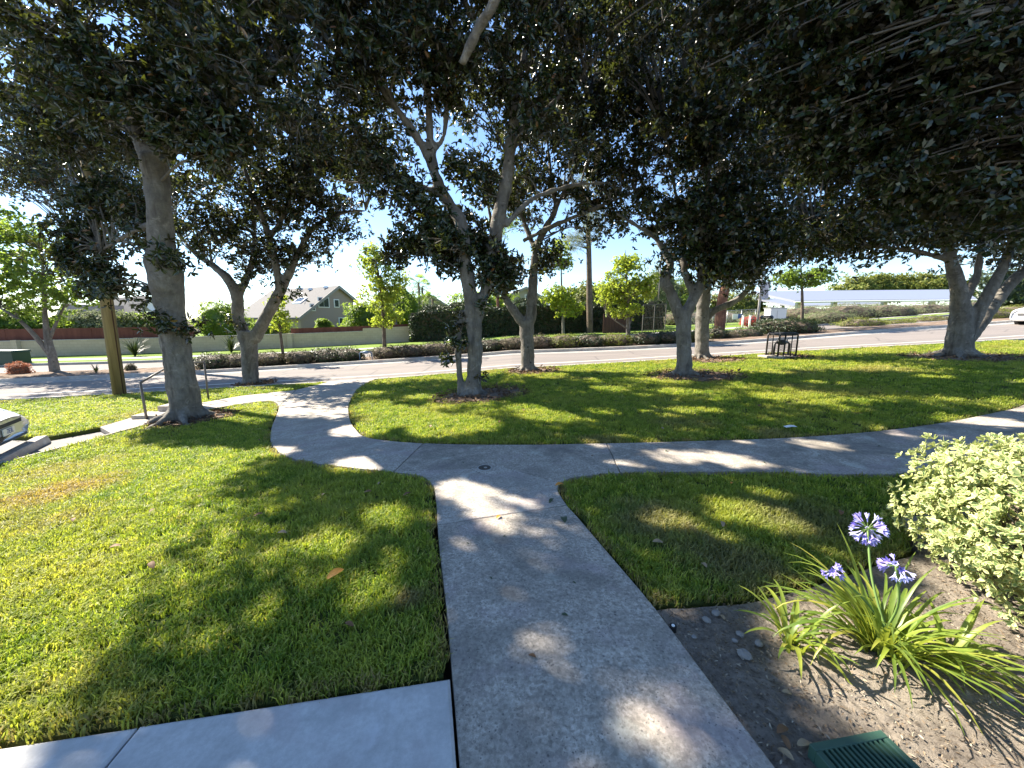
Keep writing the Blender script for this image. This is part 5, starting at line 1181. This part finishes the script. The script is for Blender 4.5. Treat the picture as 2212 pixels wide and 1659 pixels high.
def car_wheels(root, xs, half, r):
    for x in xs:
        for s in (-1, 1):
            wh_ = MB().tube([(x, s * half, r), (x, s * (half - .2), r)], r, 20).build('wheel', M['dark'], root, True, .02, False)
            MB().tube([(x, s * (half + .008), r), (x, s * (half - .02), r)], r * .64, 14).build('rim', M['steel'], wh_, True, 0, False)
M['silver'] = mat_new('silver_car_paint', 0.28, 0.6, (0.55, 0.57, 0.60), 0.5)
M['white_car'] = mat_new('white_car_paint', 0.3, 0.5, (0.78, 0.79, 0.80))
M['lens'] = mat_new('headlamp_lens', 0.1, 0.7, (0.62, 0.63, 0.60))
M['screen'] = mat_new('windscreen_glass', 0.05, 0.8, (0.05, 0.16, 0.18))
ws0, ws1 = G(96, 945), G(0, 990)
dw = (ws1 - ws0).normalized(); hd = Vector((-dw.y, dw.x)); hd = hd if hd.x > 0 else -hd
nose = ws0 + dw * 1.02 + hd * (-0.02); rz = math.atan2(hd.y, hd.x)
zc = H(ws1.x - .4, ws1.y) - .10
car = thing('parked_car', 'silver parked saloon car with its nose over the wheel stop at the left edge', 'car', (nose.x, nose.y, zc), rz)
V, F = loft([(0.0, .30, .47, .60, .60, .62, .40), (-.06, .24, .50, .63, .70, .73, .52), (-.22, .20, .56, .68, .80, .83, .64), (-.6, .19, .62, .76, .86, .87, .72), (-1.1, .19, .70, .84, .87, .88, .74), (-1.45, .19, .78, .90, .87, .885, .74), (-2.3, .19, .86, 1.36, .87, .88, .56), (-3.1, .19, .88, 1.38, .87, .88, .56), (-3.8, .19, .88, 1.02, .87, .87, .66), (-4.3, .22, .80, .96, .84, .82, .66), (-4.45, .32, .7, .85, .7, .7, .6)])
bo = link('body', mesh(V, F, True), M['silver'], car, False); ss_ = bo.modifiers.new('round', 'SUBSURF'); ss_.levels = ss_.render_levels = 2
def patch(name, pts, mat, parent, th=.02):
    v, f = prism([Vector(p) for p in pts], Vector((-th, 0, 0))); return MB().add(v, f).build(name, M[mat], parent, False, 0, False)
for s in (-1, 1):
    hl = patch('headlight', [(-.13, s * .50, .56), (-.20, s * .74, .58), (-.34, s * .815, .64), (-.40, s * .74, .70), (-.24, s * .56, .665)], 'lens', car, -.035)
patch('grille', [(.0, -.40, .50), (.0, .40, .50), (-.02, .46, .585), (-.02, -.46, .585)], 'dark', car, -.012)
patch('lower_intake', [(-.0, -.5, .27), (-.0, .5, .27), (-.06, .66, .36), (-.035, .60, .40), (.0, 0, .38), (-.035, -.60, .40), (-.06, -.66, .36)], 'dark', car, -.012)
pl = patch('number_plate', [(.012, -.15, .38), (.012, .15, .38), (.012, .15, .48), (.012, -.15, .48)], 'white', car, -.012)
fc = bpy.data.curves.new('plate_text', 'FONT'); fc.body = '7EIL'; fc.size = .1; fc.align_x = 'CENTER'; fc.align_y = 'CENTER'; fc.extrude = .001
fo = bpy.data.objects.new('tmp', fc); me = bpy.data.meshes.new_from_object(fo); bpy.data.objects.remove(fo)
lt = link('plate_lettering', me, M['sign_blue'], pl, False); lt.matrix_local = Matrix.Translation((.027, .02, .43)) @ Matrix.Rotation(PI / 2, 4, 'Z') @ Matrix.Rotation(PI / 2, 4, 'X')
patch('windscreen', [(-1.52, -.62, .93), (-1.52, .62, .93), (-2.18, .5, 1.33), (-2.18, -.5, 1.33)], 'glass', car, -.04)
car_wheels(car, (-.85, -3.5), .86, .31)
car.scale = (1.08, 1.08, 1.08)
st = thing('wheel_stop', 'concrete wheel stop under the nose of the silver car', 'wheel stop', (*((ws0 + ws1) / 2), H(*ws0) - .1))
c_ = ws0 + dw * .9; Mw = Matrix(((dw.x, hd.x, 0), (dw.y, hd.y, 0), (0, 0, 1)))
zs_ = (H(*ws0) + H(*ws1)) / 2 - .1
MB().box((c_.x, c_.y, zs_ + .06), (1.8, .17, .16), Mw, 0, .9).build('block', M['kerb'], st, False, .015)

g_ = G(2196, 700); yy = float(yF(32)) - 1.7
suv = thing('moving_car', 'white sport utility car on the road at the far right edge', 'car', (g_.x + .6, g_.y, H(g_.x, g_.y) - .115), R(188))
V, F = loft([(0.0, .35, .75, .92, .72, .72, .55), (-.1, .28, .8, .98, .86, .86, .7), (-.5, .26, .9, 1.06, .92, .92, .78), (-1.2, .26, 1.0, 1.14, .93, .93, .8), (-1.9, .26, 1.06, 1.66, .93, .93, .62), (-3.2, .26, 1.08, 1.72, .93, .93, .64), (-4.2, .26, 1.06, 1.66, .93, .92, .62), (-4.6, .3, 1.0, 1.1, .9, .88, .7), (-4.7, .4, .9, 1.0, .8, .8, .7)])
bo = link('body', mesh(V, F, True), M['white_car'], suv, False); ss_ = bo.modifiers.new('round', 'SUBSURF'); ss_.levels = ss_.render_levels = 2
patch('windscreen', [(-1.18, -.7, 1.16), (-1.18, .7, 1.16), (-1.78, .58, 1.6), (-1.78, -.58, 1.6)], 'screen', suv, -.08)
patch('grille', [(.0, -.45, .6), (.0, .45, .6), (-.03, .5, .75), (-.03, -.5, .75)], 'dark', suv, -.03)
for s in (-1, 1):
    patch('headlight', [(-.05, s * .55, .76), (-.14, s * .8, .78), (-.3, s * .87, .88), (-.12, s * .6, .86)], 'lens', suv, -.05)
    v = [(-1.75, s * .90, 1.14), (-4.1, s * .90, 1.16), (-4.0, s * .74, 1.56), (-2.1, s * .74, 1.56)]
    MB().add(v + [(a, b_ + s * .03, c0_) for a, b_, c0_ in v], [(0, 1, 2, 3), (7, 6, 5, 4), (0, 4, 5, 1), (1, 5, 6, 2), (2, 6, 7, 3), (3, 7, 4, 0)]).build('side_window', M['glass'], suv, False, 0, False)
car_wheels(suv, (-.95, -3.7), .92, .36)

# ------------------------------------------------------------------ foreground planting
def strap(pts, w, fold=.25):
    "arching strap leaf along points"
    V = []; F = []; n = len(pts)
    for i, p in enumerate(pts):
        t = (pts[min(i + 1, n - 1)] - pts[max(i - 1, 0)]).normalized(); s = t.cross(Vector((0, 0, 1)))
        s = s.normalized() if s.length > .05 else Vector((1, 0, 0)); up_ = s.cross(t)
        f = i / (n - 1); ww = w * (1 - max(0, f - .45) / .55) ** .7 * (.75 + .6 * min(f, .4)) + .0006
        V += [p - s * ww + up_ * ww * fold, p, p + s * ww + up_ * ww * fold]
    for i in range(n - 1): F += [(3 * i, 3 * i + 1, 3 * i + 4, 3 * i + 3), (3 * i + 1, 3 * i + 2, 3 * i + 5, 3 * i + 4)]
    return V, F
def strapmat(name, a, b_, tr):
    m = mat_new(name, 0.42, 0.45); t = NT(m)
    oi = t.node('ShaderNodeObjectInfo'); c = t.ramp(oi.outputs['Random'], [(0, a), (.85, b_), (1, (0.34, 0.30, 0.06))])
    t.base(t.mix(t.ramp(t.noise(16, 3, 0.5), [(0.4, g3(0)), (0.7, g3(0.35))]), c, tuple(x * .6 for x in a)))
    tn = t.node('ShaderNodeBsdfTranslucent'); tn.inputs[0].default_value = (*tr, 1); mx = t.node('ShaderNodeMixShader'); mx.inputs[0].default_value = .35
    t.l(t.b.outputs[0], mx.inputs[1]); t.l(tn.outputs[0], mx.inputs[2]); t.l(mx.outputs[0], t.n['Material Output'].inputs[0]); return m
M['strap'] = strapmat('strap_leaf', (0.085, 0.15, 0.026), (0.25, 0.31, 0.045), (0.50, 0.57, 0.065))
M['petal'] = mat_new('violet_petal', 0.5, 0.3, (0.36, 0.30, 0.68)); M['petal_pale'] = mat_new('pale_violet_petal', 0.5, 0.3, (0.55, 0.53, 0.84)); M['stalk'] = mat_new('green_stalk', 0.5, 0.3, (0.14, 0.22, 0.06))
def umbel(root, base, top, r, n, pale=.35, open_=.8):
    mid = (base + top) / 2 + Vector((random.uniform(-.03, .03), random.uniform(-.03, .03), .02))
    MB().tube(cr([base, mid, top], 6), .0055, 7).build('flower_stalk', M['stalk'], root, True)
    fl = MB(); st_ = MB()
    for k in range(n):
        d = Vector(unit(rng.normal(size=(1, 3)))[0]); d.z = d.z * .8 + .12; d.normalize()
        a = top + d * r * random.uniform(.35, .5); e = top + d * r * random.uniform(.85, 1.05) + Vector((0, 0, -.006)); st_.tube([top, a], .0012, 3, False)
        mi = 1 if random.random() < pale else 0
        s = d.cross(Vector((0, 0, 1))); s = s.normalized() if s.length > .1 else Vector((1, 0, 0)); q = s.cross(d)
        op = random.uniform(.3, 1) * open_; neck = a.lerp(e, .45)
        fl.tube([a, neck], [.0018, .0042], 5, False, mi)
        for j in range(6):
            an = j * PI / 3; o = s * math.cos(an) + q * math.sin(an); o2 = s * math.cos(an + PI / 2) + q * math.sin(an + PI / 2)
            b0_ = neck + o * .0035; m0 = a.lerp(e, .8) + o * (.006 + .006 * op); tp_ = e + o * (.008 + .018 * op)
            fl.add([b0_ - o2 * .0022, b0_ + o2 * .0022, m0 + o2 * .0046, tp_, m0 - o2 * .0046], [(0, 1, 2, 3, 4)], mi)
    hd_ = fl.build('flower_head', [M['petal'], M['petal_pale']], root); tag(hd_, kind='stuff'); tag(st_.build('flower_stems', M['stalk'], hd_), kind='stuff')
def clump(label, x, y, n, ln, flowers=()):
    root = thing('agapanthus', label, 'plant', gz(x, y, -.02))
    for k in range(n):
        a = random.uniform(0, 2 * PI); l_ = ln * random.uniform(.55, 1.1); el = random.uniform(.75, 1.5); bend = random.uniform(.5, 2.0)
        b_ = Vector((x + math.cos(a) * random.uniform(0, .085), y + math.sin(a) * random.uniform(0, .085), H(x, y) - .03)); pts = [b_]; e = el; aa = a
        for j in range(9):
            e -= bend / 9 * (.5 + j / 7); aa += random.uniform(-.06, .06)
            p = pts[-1] + Vector((math.cos(aa) * math.cos(e), math.sin(aa) * math.cos(e), math.sin(e))) * l_ / 9
            if p.z < .012: p.z = .012
            pts.append(p)
        v, f = strap(pts, random.uniform(.007, .0125)); link('leaf', mesh(v, f, True), M['strap'], root)
    for px, py, Y, r, nn, pale in flowers:
        t_ = at(px, py, Y); umbel(root, Vector((x + random.uniform(-.05, .05), y + random.uniform(-.05, .05), 0)), t_, r, nn, pale)
g1, g2, g3_ = G(1905, 1395), G(1712, 1382), G(2000, 1420)
clump('big clump of arching strap leaves with three violet flower heads in the planting bed', g1.x, g1.y, 130, .54, [(1874, 1142, 1.92, .092, 32, .3), (1936, 1222, 1.62, .072, 14, .8), (1800, 1234, 1.68, .05, 9, .1)])
clump('small clump of strap leaves at the left of the flowering clump', g2.x, g2.y, 30, .32)
clump('leafy clump of strap leaves between the flowering clump and the variegated bush', g3_.x + .08, g3_.y - .02, 30, .40)

# variegated bush
bc = Vector((3.27, 1.74, .42)); br_ = np.array([.78, .95, .50])
root = thing('variegated_bush', 'clipped bush with cream edged pale green leaves at the right edge', 'bush', (bc.x, bc.y, 0))
n = 6000
p = unit(rng.normal(size=(n, 3))); nr = p.copy()
q_ = unit(np.sign(p) * np.abs(p) ** (1 / .7)); sup = np.sign(q_) * np.abs(q_) ** .7     # box-like clipped mound, evenly covered
lump = 1 + .07 * np.sin(p[:, 0] * 7 + 1) * np.cos(p[:, 1] * 6) + .06 * np.sin(p[:, 2] * 8 + p[:, 0] * 5)
p = sup * (lump * rng.uniform(.70, 1.05, n))[:, None]
p = p * br_ + np.array(bc); k = p[:, 2] > .05; p, nr = p[k], nr[k]
def leaves_wide(pos, axis, per, L, Wd):
    pos = np.repeat(pos, per, 0); ax = np.repeat(unit(axis), per, 0); n = len(pos)
    r = unit(rng.normal(size=(n, 3))); rad = unit(r - ax * (r * ax).sum(1, keepdims=True)); th = np.radians(rng.uniform(25, 85, n))[:, None]
    d = unit(ax * np.cos(th) + rad * np.sin(th)); nn = ax + rng.normal(0, .2, (n, 3)); nn = unit(nn - d * (nn * d).sum(1, keepdims=True)); s = np.cross(nn, d)
    ln = (L * rng.uniform(.6, 1.15, n))[:, None]; w = (Wd * rng.uniform(.7, 1.15, n))[:, None] / 2; b_ = pos + d * ln * .12
    prof = [(0, .12), (.34, .72), (.72, 1.0), (1.0, .14)]; V = []
    for f, ww in prof:
        cen = b_ + d * ln * f - nn * ln * .10 * f * f
        V += [cen - s * w * ww + nn * w * .25, cen, cen + s * w * ww + nn * w * .25]
    V = np.stack(V, 1).reshape(-1, 3); o = (np.arange(n) * 12)[:, None]; F = []
    for i in range(3):
        F.append(o + np.array([[3 * i, 3 * i + 1, 3 * i + 4, 3 * i + 3]])); F.append(o + np.array([[3 * i + 1, 3 * i + 2, 3 * i + 5, 3 * i + 4]]))
    ed = np.tile(np.array([1, .75, 1, 1, 0, 1, 1, .1, 1, 1, 1, 1], float), n)
    return np_mesh(V, np.concatenate(F), {'rnd': np.repeat(rng.uniform(0, 1, n), 12), 'edge': ed}, True)
link('foliage', leaves_wide(p, nr + np.array([-.1, -.1, .35]) + rng.normal(0, .2, nr.shape), 7, .039, .020), M['leaf_varieg'], root)
mb = MB()
for k in range(150):
    q = unit(rng.normal(size=(1, 3)))[0]; q[2] = abs(q[2]) * .9; e = Vector(q * br_ * .92) + bc; s0 = Vector((bc.x + random.uniform(-.2, .2), bc.y + random.uniform(-.2, .2), .0)); mb.tube(cr([s0, (s0 + e) / 2 + Vector((0, 0, -.08)), e], 3), [.012, .010, .008, .007, .006, .005, .003], 5, False)
mb.build('stems', M['bark'], root)
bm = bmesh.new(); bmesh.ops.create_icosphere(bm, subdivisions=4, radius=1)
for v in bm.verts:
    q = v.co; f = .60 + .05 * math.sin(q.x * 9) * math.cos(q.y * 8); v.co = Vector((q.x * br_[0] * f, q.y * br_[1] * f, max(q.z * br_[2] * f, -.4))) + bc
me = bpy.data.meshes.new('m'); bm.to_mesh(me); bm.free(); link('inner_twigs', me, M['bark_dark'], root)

# drain grate at the bottom right
gA, gB = G(1742, 1597), G(1868, 1590)
gr_a = G(1745, 1622); gr_b = G(1900, 1592)
e = (gr_b - gr_a).normalized(); f_ = Vector((e.y, -e.x)); S = .30
M['grate'] = mat_new('green_grate_plastic', 0.5, 0.4, (0.034, 0.082, 0.06)); M['pit_shade'] = mat_new('painted_pit_shade', 0.9, 0.1, (0.003, 0.004, 0.0035))
o3 = lambda a, b_, z: Vector((gr_a.x + e.x * a + f_.x * b_, gr_a.y + e.y * a + f_.y * b_, z))
Mg = Matrix(((e.x, f_.x, 0), (e.y, f_.y, 0), (0, 0, 1)))
L_ = (gr_b - gr_a).length
root = thing('drain_grate', 'square green plastic drain grate set in the soil at the bottom edge', 'drain', o3(L_ / 2, L_ / 2, -.02))
fr_ = MB()
for a0, a1, b0, b1 in ((0, L_, 0, .028), (0, L_, L_ - .028, L_), (0, .022, .0281, L_ - .0281), (L_ - .022, L_, .0281, L_ - .0281), (.0221, L_ - .0221, L_ / 2 - .012, L_ / 2 + .012)):
    fr_.box(o3((a0 + a1) / 2, (b0 + b1) / 2, .005), (a1 - a0, b1 - b0, .06), Mg)
fr_.build('frame', M['grate'], root, False, .003)
nb = 13; pitch = (L_ - .044) / nb
for row, (b0, b1) in enumerate(((.028, L_ / 2 - .012), (L_ / 2 + .012, L_ - .028))):
    for k in range(nb + 1):
        MB().box(o3(.022 + pitch * k, (b0 + b1) / 2, .024), (pitch * .46, b1 - b0 + .002, .016), Mg).build('bar', M['grate'], root)
MB().box(o3(L_ / 2, L_ / 2, -.045), (L_ - .02, L_ - .02, .02), Mg).build('pit', M['pit_shade'], root)  # near-black plate, its colour paints the shade seen between the bars

# round cover in the path, sprinkler head
c0 = G(1047, 1011); root = thing('cleanout_cover', 'small round black metal cover set in the path junction', 'cover', (c0.x, c0.y, H(*c0)))
MB().tube([(c0.x, c0.y, H(*c0) - .03), (c0.x, c0.y, H(*c0) + .006)], .085, 28).build('ring', M['steel'], root, False, .002)
MB().tube([(c0.x, c0.y, H(*c0) - .02), (c0.x, c0.y, H(*c0) + .009)], .068, 28).build('lid', M['black_metal'], root, False, .002)
MB().tube([(c0.x + .01, c0.y - .01, H(*c0) + .0), (c0.x + .01, c0.y - .01, H(*c0) + .012)], .018, 10).build('plug', M['steel'], root)
c0 = G(1454, 1353); root = thing('sprinkler_head', 'small round black sprinkler head in the soil beside the path', 'sprinkler', (c0.x, c0.y, -.02))
MB().tube([(c0.x, c0.y, -.06), (c0.x, c0.y, .004)], .018, 20).build('body', M['dark'], root); MB().tube([(c0.x, c0.y, 0), (c0.x, c0.y, .008)], .0085, 14).build('nozzle', M['white'], root)

# stones in the bed
M['stone'] = mat_new('grey_stone', 0.9, 0.2, (0.22, 0.205, 0.19))
for i, (px, py, r, lab) in enumerate(((1527, 1335, .020, 'small round pale stone near the lawn edge of the bed'), (1548, 1320, .022, 'brown stone at the lawn edge of the bed'), (1609, 1410, .028, 'largest pale angular stone in the bed left of the strap leaves'), (1600, 1365, .017, 'grey stone above the largest one in the bed'), (1588, 1378, .013, 'tiny stone left of the grey one in the bed'), (1640, 1385, .018, 'grey stone at the foot of the small strap leaf clump'), (1500, 1370, .012, 'tiny pale stone right of the sprinkler head'), (2180, 1500, .02, 'pale stone at the right edge under the bush'))):
    c0 = G(px, py); bm = bmesh.new(); bmesh.ops.create_icosphere(bm, subdivisions=2, radius=r)
    for v in bm.verts: v.co = Vector((v.co.x * 1.25, v.co.y, v.co.z * .75)) * random.uniform(.85, 1.1)
    me = bpy.data.meshes.new('m'); bm.to_mesh(me); bm.free()
    o = link('stone', me, M['stone']); o.location = (c0.x, c0.y, -.02 + r * .4); o.rotation_euler = (0, 0, random.uniform(0, 6)); tag(o, lab, 'stone', 'stones in the planting bed')

# fallen leaves
M['dead_leaf'] = mat_new('dry_leaf', 0.7, 0.3, (0.16, 0.085, 0.04)); M['dead_pale'] = mat_new('pale_dry_leaf', 0.7, 0.3, (0.30, 0.22, 0.13)); M['dead_orange'] = mat_new('orange_leaf_fallen', 0.6, 0.3, (0.55, 0.24, 0.04)); M['dead_green'] = mat_new('dark_green_leaf_fallen', 0.5, 0.4, (0.05, 0.07, 0.035))
def leaf_piece(L, w):
    V = []; F = []; n = 7
    for i in range(n):
        f = i / (n - 1); ww = w * math.sin(PI * min(1, f * .94 + .06)) ** .7; z = .012 * math.sin(PI * f) + .006 * f
        V += [(L * (f - .5), -ww, z + .35 * ww), (L * (f - .5), 0, z), (L * (f - .5), ww, z + .35 * ww)]
    for i in range(n - 1): F += [(3 * i, 3 * i + 1, 3 * i + 4, 3 * i + 3), (3 * i + 1, 3 * i + 2, 3 * i + 5, 3 * i + 4)]
    return mesh(V, F, True)
LM = {k: leaf_piece(.10, .024) for k in ('dead_leaf', 'dead_pale', 'dead_orange', 'dead_green')}
for k in LM: LM[k].materials.append(M[k])
def fallen(px, py, mt, sc, label, group=None, dz=.004, xy=None):
    c0 = Vector(xy) if xy else G(px, py)
    o = bpy.data.objects.new('fallen_leaf', LM[mt]); COL.objects.link(o); o.scale = (sc,) * 3
    o.location = (c0.x, c0.y, H(*c0) + dz); o.rotation_euler = (random.uniform(-.2, .2), random.uniform(-.2, .2), random.uniform(0, 6.3)); return tag(o, label, 'leaf', group)
o = fallen(726, 1249, 'dead_orange', 1.05, 'large orange fallen leaf lying on the left lawn', None, .028); o.rotation_euler = (.25, -.1, .75)
fallen(1208, 1052, 'dead_orange', .9, 'orange brown leaf in the corner where lawn meets the path junction', None, .02)
fallen(1218, 1124, 'dead_green', 1.1, 'dark green leaf on the path just below the cross joint'); fallen(1192, 1083, 'dead_green', .8, 'dark leaf on the path just above the cross joint')
fallen(1077, 1118, 'dead_orange', .6, 'small orange leaf lying in the cross joint of the path')
for px, py, mt, sc, lab in ((1690, 1573, 'dead_leaf', 1.0, 'curled brown leaf left of the drain grate'), (1738, 1603, 'dead_pale', .9, 'pinkish pale leaf touching the corner of the drain grate'), (1698, 1597, 'dead_leaf', .8, 'brown leaf just below the curled one by the grate'), (1699, 1625, 'dead_pale', .9, 'olive leaf nearest the path beside the grate'), (1700, 1492, 'dead_pale', .7, 'pale curled leaf on the soil below the small strap clump'), (1560, 1330, 'dead_pale', .8, 'pale leaf at the lawn edge above the stones')):
    fallen(px, py, mt, sc * .62, lab, None, -.012)
for px, py in ((795, 1070), (880, 1075), (560, 1120), (700, 1075), (330, 1110), (610, 1160), (250, 1190), (430, 1080), (755, 1360), (330, 1230), (160, 1130), (560, 955), (820, 1050)): fallen(px, py, random.choice(('dead_leaf', 'dead_pale')), random.uniform(.45, .8), 'small dry leaf among many on the left lawn', 'small dry leaves on the left lawn', .03)
for px, py in ((1420, 1180), (1860, 1050), (1815, 1115), (1560, 1140), (1580, 1050), (1520, 1230)): fallen(px, py, random.choice(('dead_leaf', 'dead_pale', 'dead_orange')), random.uniform(.5, .8), 'small dry leaf among several on the lawn right of the path', 'small dry leaves on the right lawn', .03)
for px, py in ((1130, 890), (1230, 905), (1500, 900), (1640, 880), (1850, 880), (1960, 850), (1330, 870), (930, 925), (1080, 915), (1430, 930)): fallen(px, py, random.choice(('dead_leaf', 'dead_pale')), random.uniform(.6, 1.0), 'small dry leaf among several on the island lawn', 'small dry leaves on the island lawn', .03)
for px, py in ((980, 985), (1140, 985), (1000, 1000), (720, 905), (700, 930), (745, 920), (1390, 990), (1440, 975), (1650, 1000), (1010, 1175), (1090, 1160), (1060, 1250), (1240, 1260), (1150, 1420), (1220, 1330), (700, 880), (680, 960), (1280, 985), (1770, 985), (1900, 965)): fallen(px, py, random.choice(('dead_leaf', 'dead_green', 'dead_green')), random.uniform(.22, .5), 'small dark leaf among many scattered on the path', 'small leaves on the path')
me = mesh([(-.07, -.03, 0), (.0, -.04, .01), (.08, -.02, .004), (.06, .03, .015), (-.01, .02, .02), (-.08, .03, .006)], [(0, 1, 4, 5), (1, 2, 3, 4)]); me.materials.append(M['white'])
c0 = G(1707, 927); o = link('paper_scrap', me); o.location = (c0.x, c0.y, H(*c0) + .03); o.scale = (1.1, .8, 1.4); tag(o, 'crumpled white paper scrap on the island lawn by the path', 'litter')
# chips and twigs on the soil (uncountable)
n = 7000; X = rng.uniform(.6, 3.2, n); Yy = rng.uniform(.6, 2.6, n); k = inside(soil_poly, X, Yy); X, Yy = X[k], Yy[k]; n = len(X)
ps = np.stack([X, Yy, np.full(n, -.014)], 1)
V, F, r = leaves(ps, np.tile([0, 0, 1.0], (n, 1)) + rng.normal(0, .2, (n, 3)), 1, .020, .007, t0=75, t1=95, droop=0)
o = link('soil_litter', np_mesh(V, F, {'rnd': r}), leafmat('litter_chip', [(0, (0.10, 0.07, 0.045)), (.6, (0.24, 0.18, 0.12)), (1, (0.42, 0.36, 0.27))], None, (0.2, .15, .1), .05, .9, .1)); tag(o, 'fine chips and twigs littering the bare soil', 'litter', kind='stuff')
n = 2600; X = rng.uniform(.7, 3.0, n); Yy = rng.uniform(.7, 2.6, n); k = inside(soil_poly, X, Yy); X, Yy = X[k], Yy[k]; n = len(X)
oc = np.array([[1, 0, 0], [-1, 0, 0], [0, 1, 0], [0, -1, 0], [0, 0, 1], [0, 0, -1]], float); of = np.array([[0, 2, 4], [2, 1, 4], [1, 3, 4], [3, 0, 4], [2, 0, 5], [1, 2, 5], [3, 1, 5], [0, 3, 5]])
sz = .0022 + .0075 * rng.uniform(0, 1, n) ** 4; V = (oc[None] * rng.uniform(.6, 1.2, (n, 6, 1)) + rng.normal(0, .18, (n, 6, 3))) * sz[:, None, None] + np.stack([X, Yy, np.full(n, -.022)], 1)[:, None, :]
o = link('soil_clods', np_mesh(V.reshape(-1, 3), (of[None] + (np.arange(n) * 6)[:, None, None]).reshape(-1, 3)), M['soil']); tag(o, 'small crumbs and clods on the bare soil', 'soil', kind='stuff')
# leaf litter round the trunks
ps = []
for x, y, rr in BARE:
    m_ = 420; a = rng.uniform(0, 2 * PI, m_); d = rr * np.sqrt(rng.uniform(.05, 1.2, m_)); ps.append(np.stack([x + np.cos(a) * d, y + np.sin(a) * d * .9, np.zeros(m_)], 1))
ps = np.concatenate(ps); ps[:, 2] = Hn(ps[:, 0], ps[:, 1]) + rng.uniform(.0, .03, len(ps))
V, F, r = leaves(ps, np.tile([0, 0, 1.0], (len(ps), 1)) + rng.normal(0, .4, (len(ps), 3)), 1, .10, .045, t0=70, t1=100, droop=0)
o = link('leaf_litter', np_mesh(V, F, {'rnd': r}), leafmat('dead_litter', [(0, (0.07, 0.04, 0.025)), (.6, (0.17, 0.10, 0.06)), (1, (0.33, 0.22, 0.13))], None, (0.2, .12, .06), .1, .8, .2)); tag(o, 'dry brown leaf litter on the bare soil round the trunks', 'litter', kind='stuff')
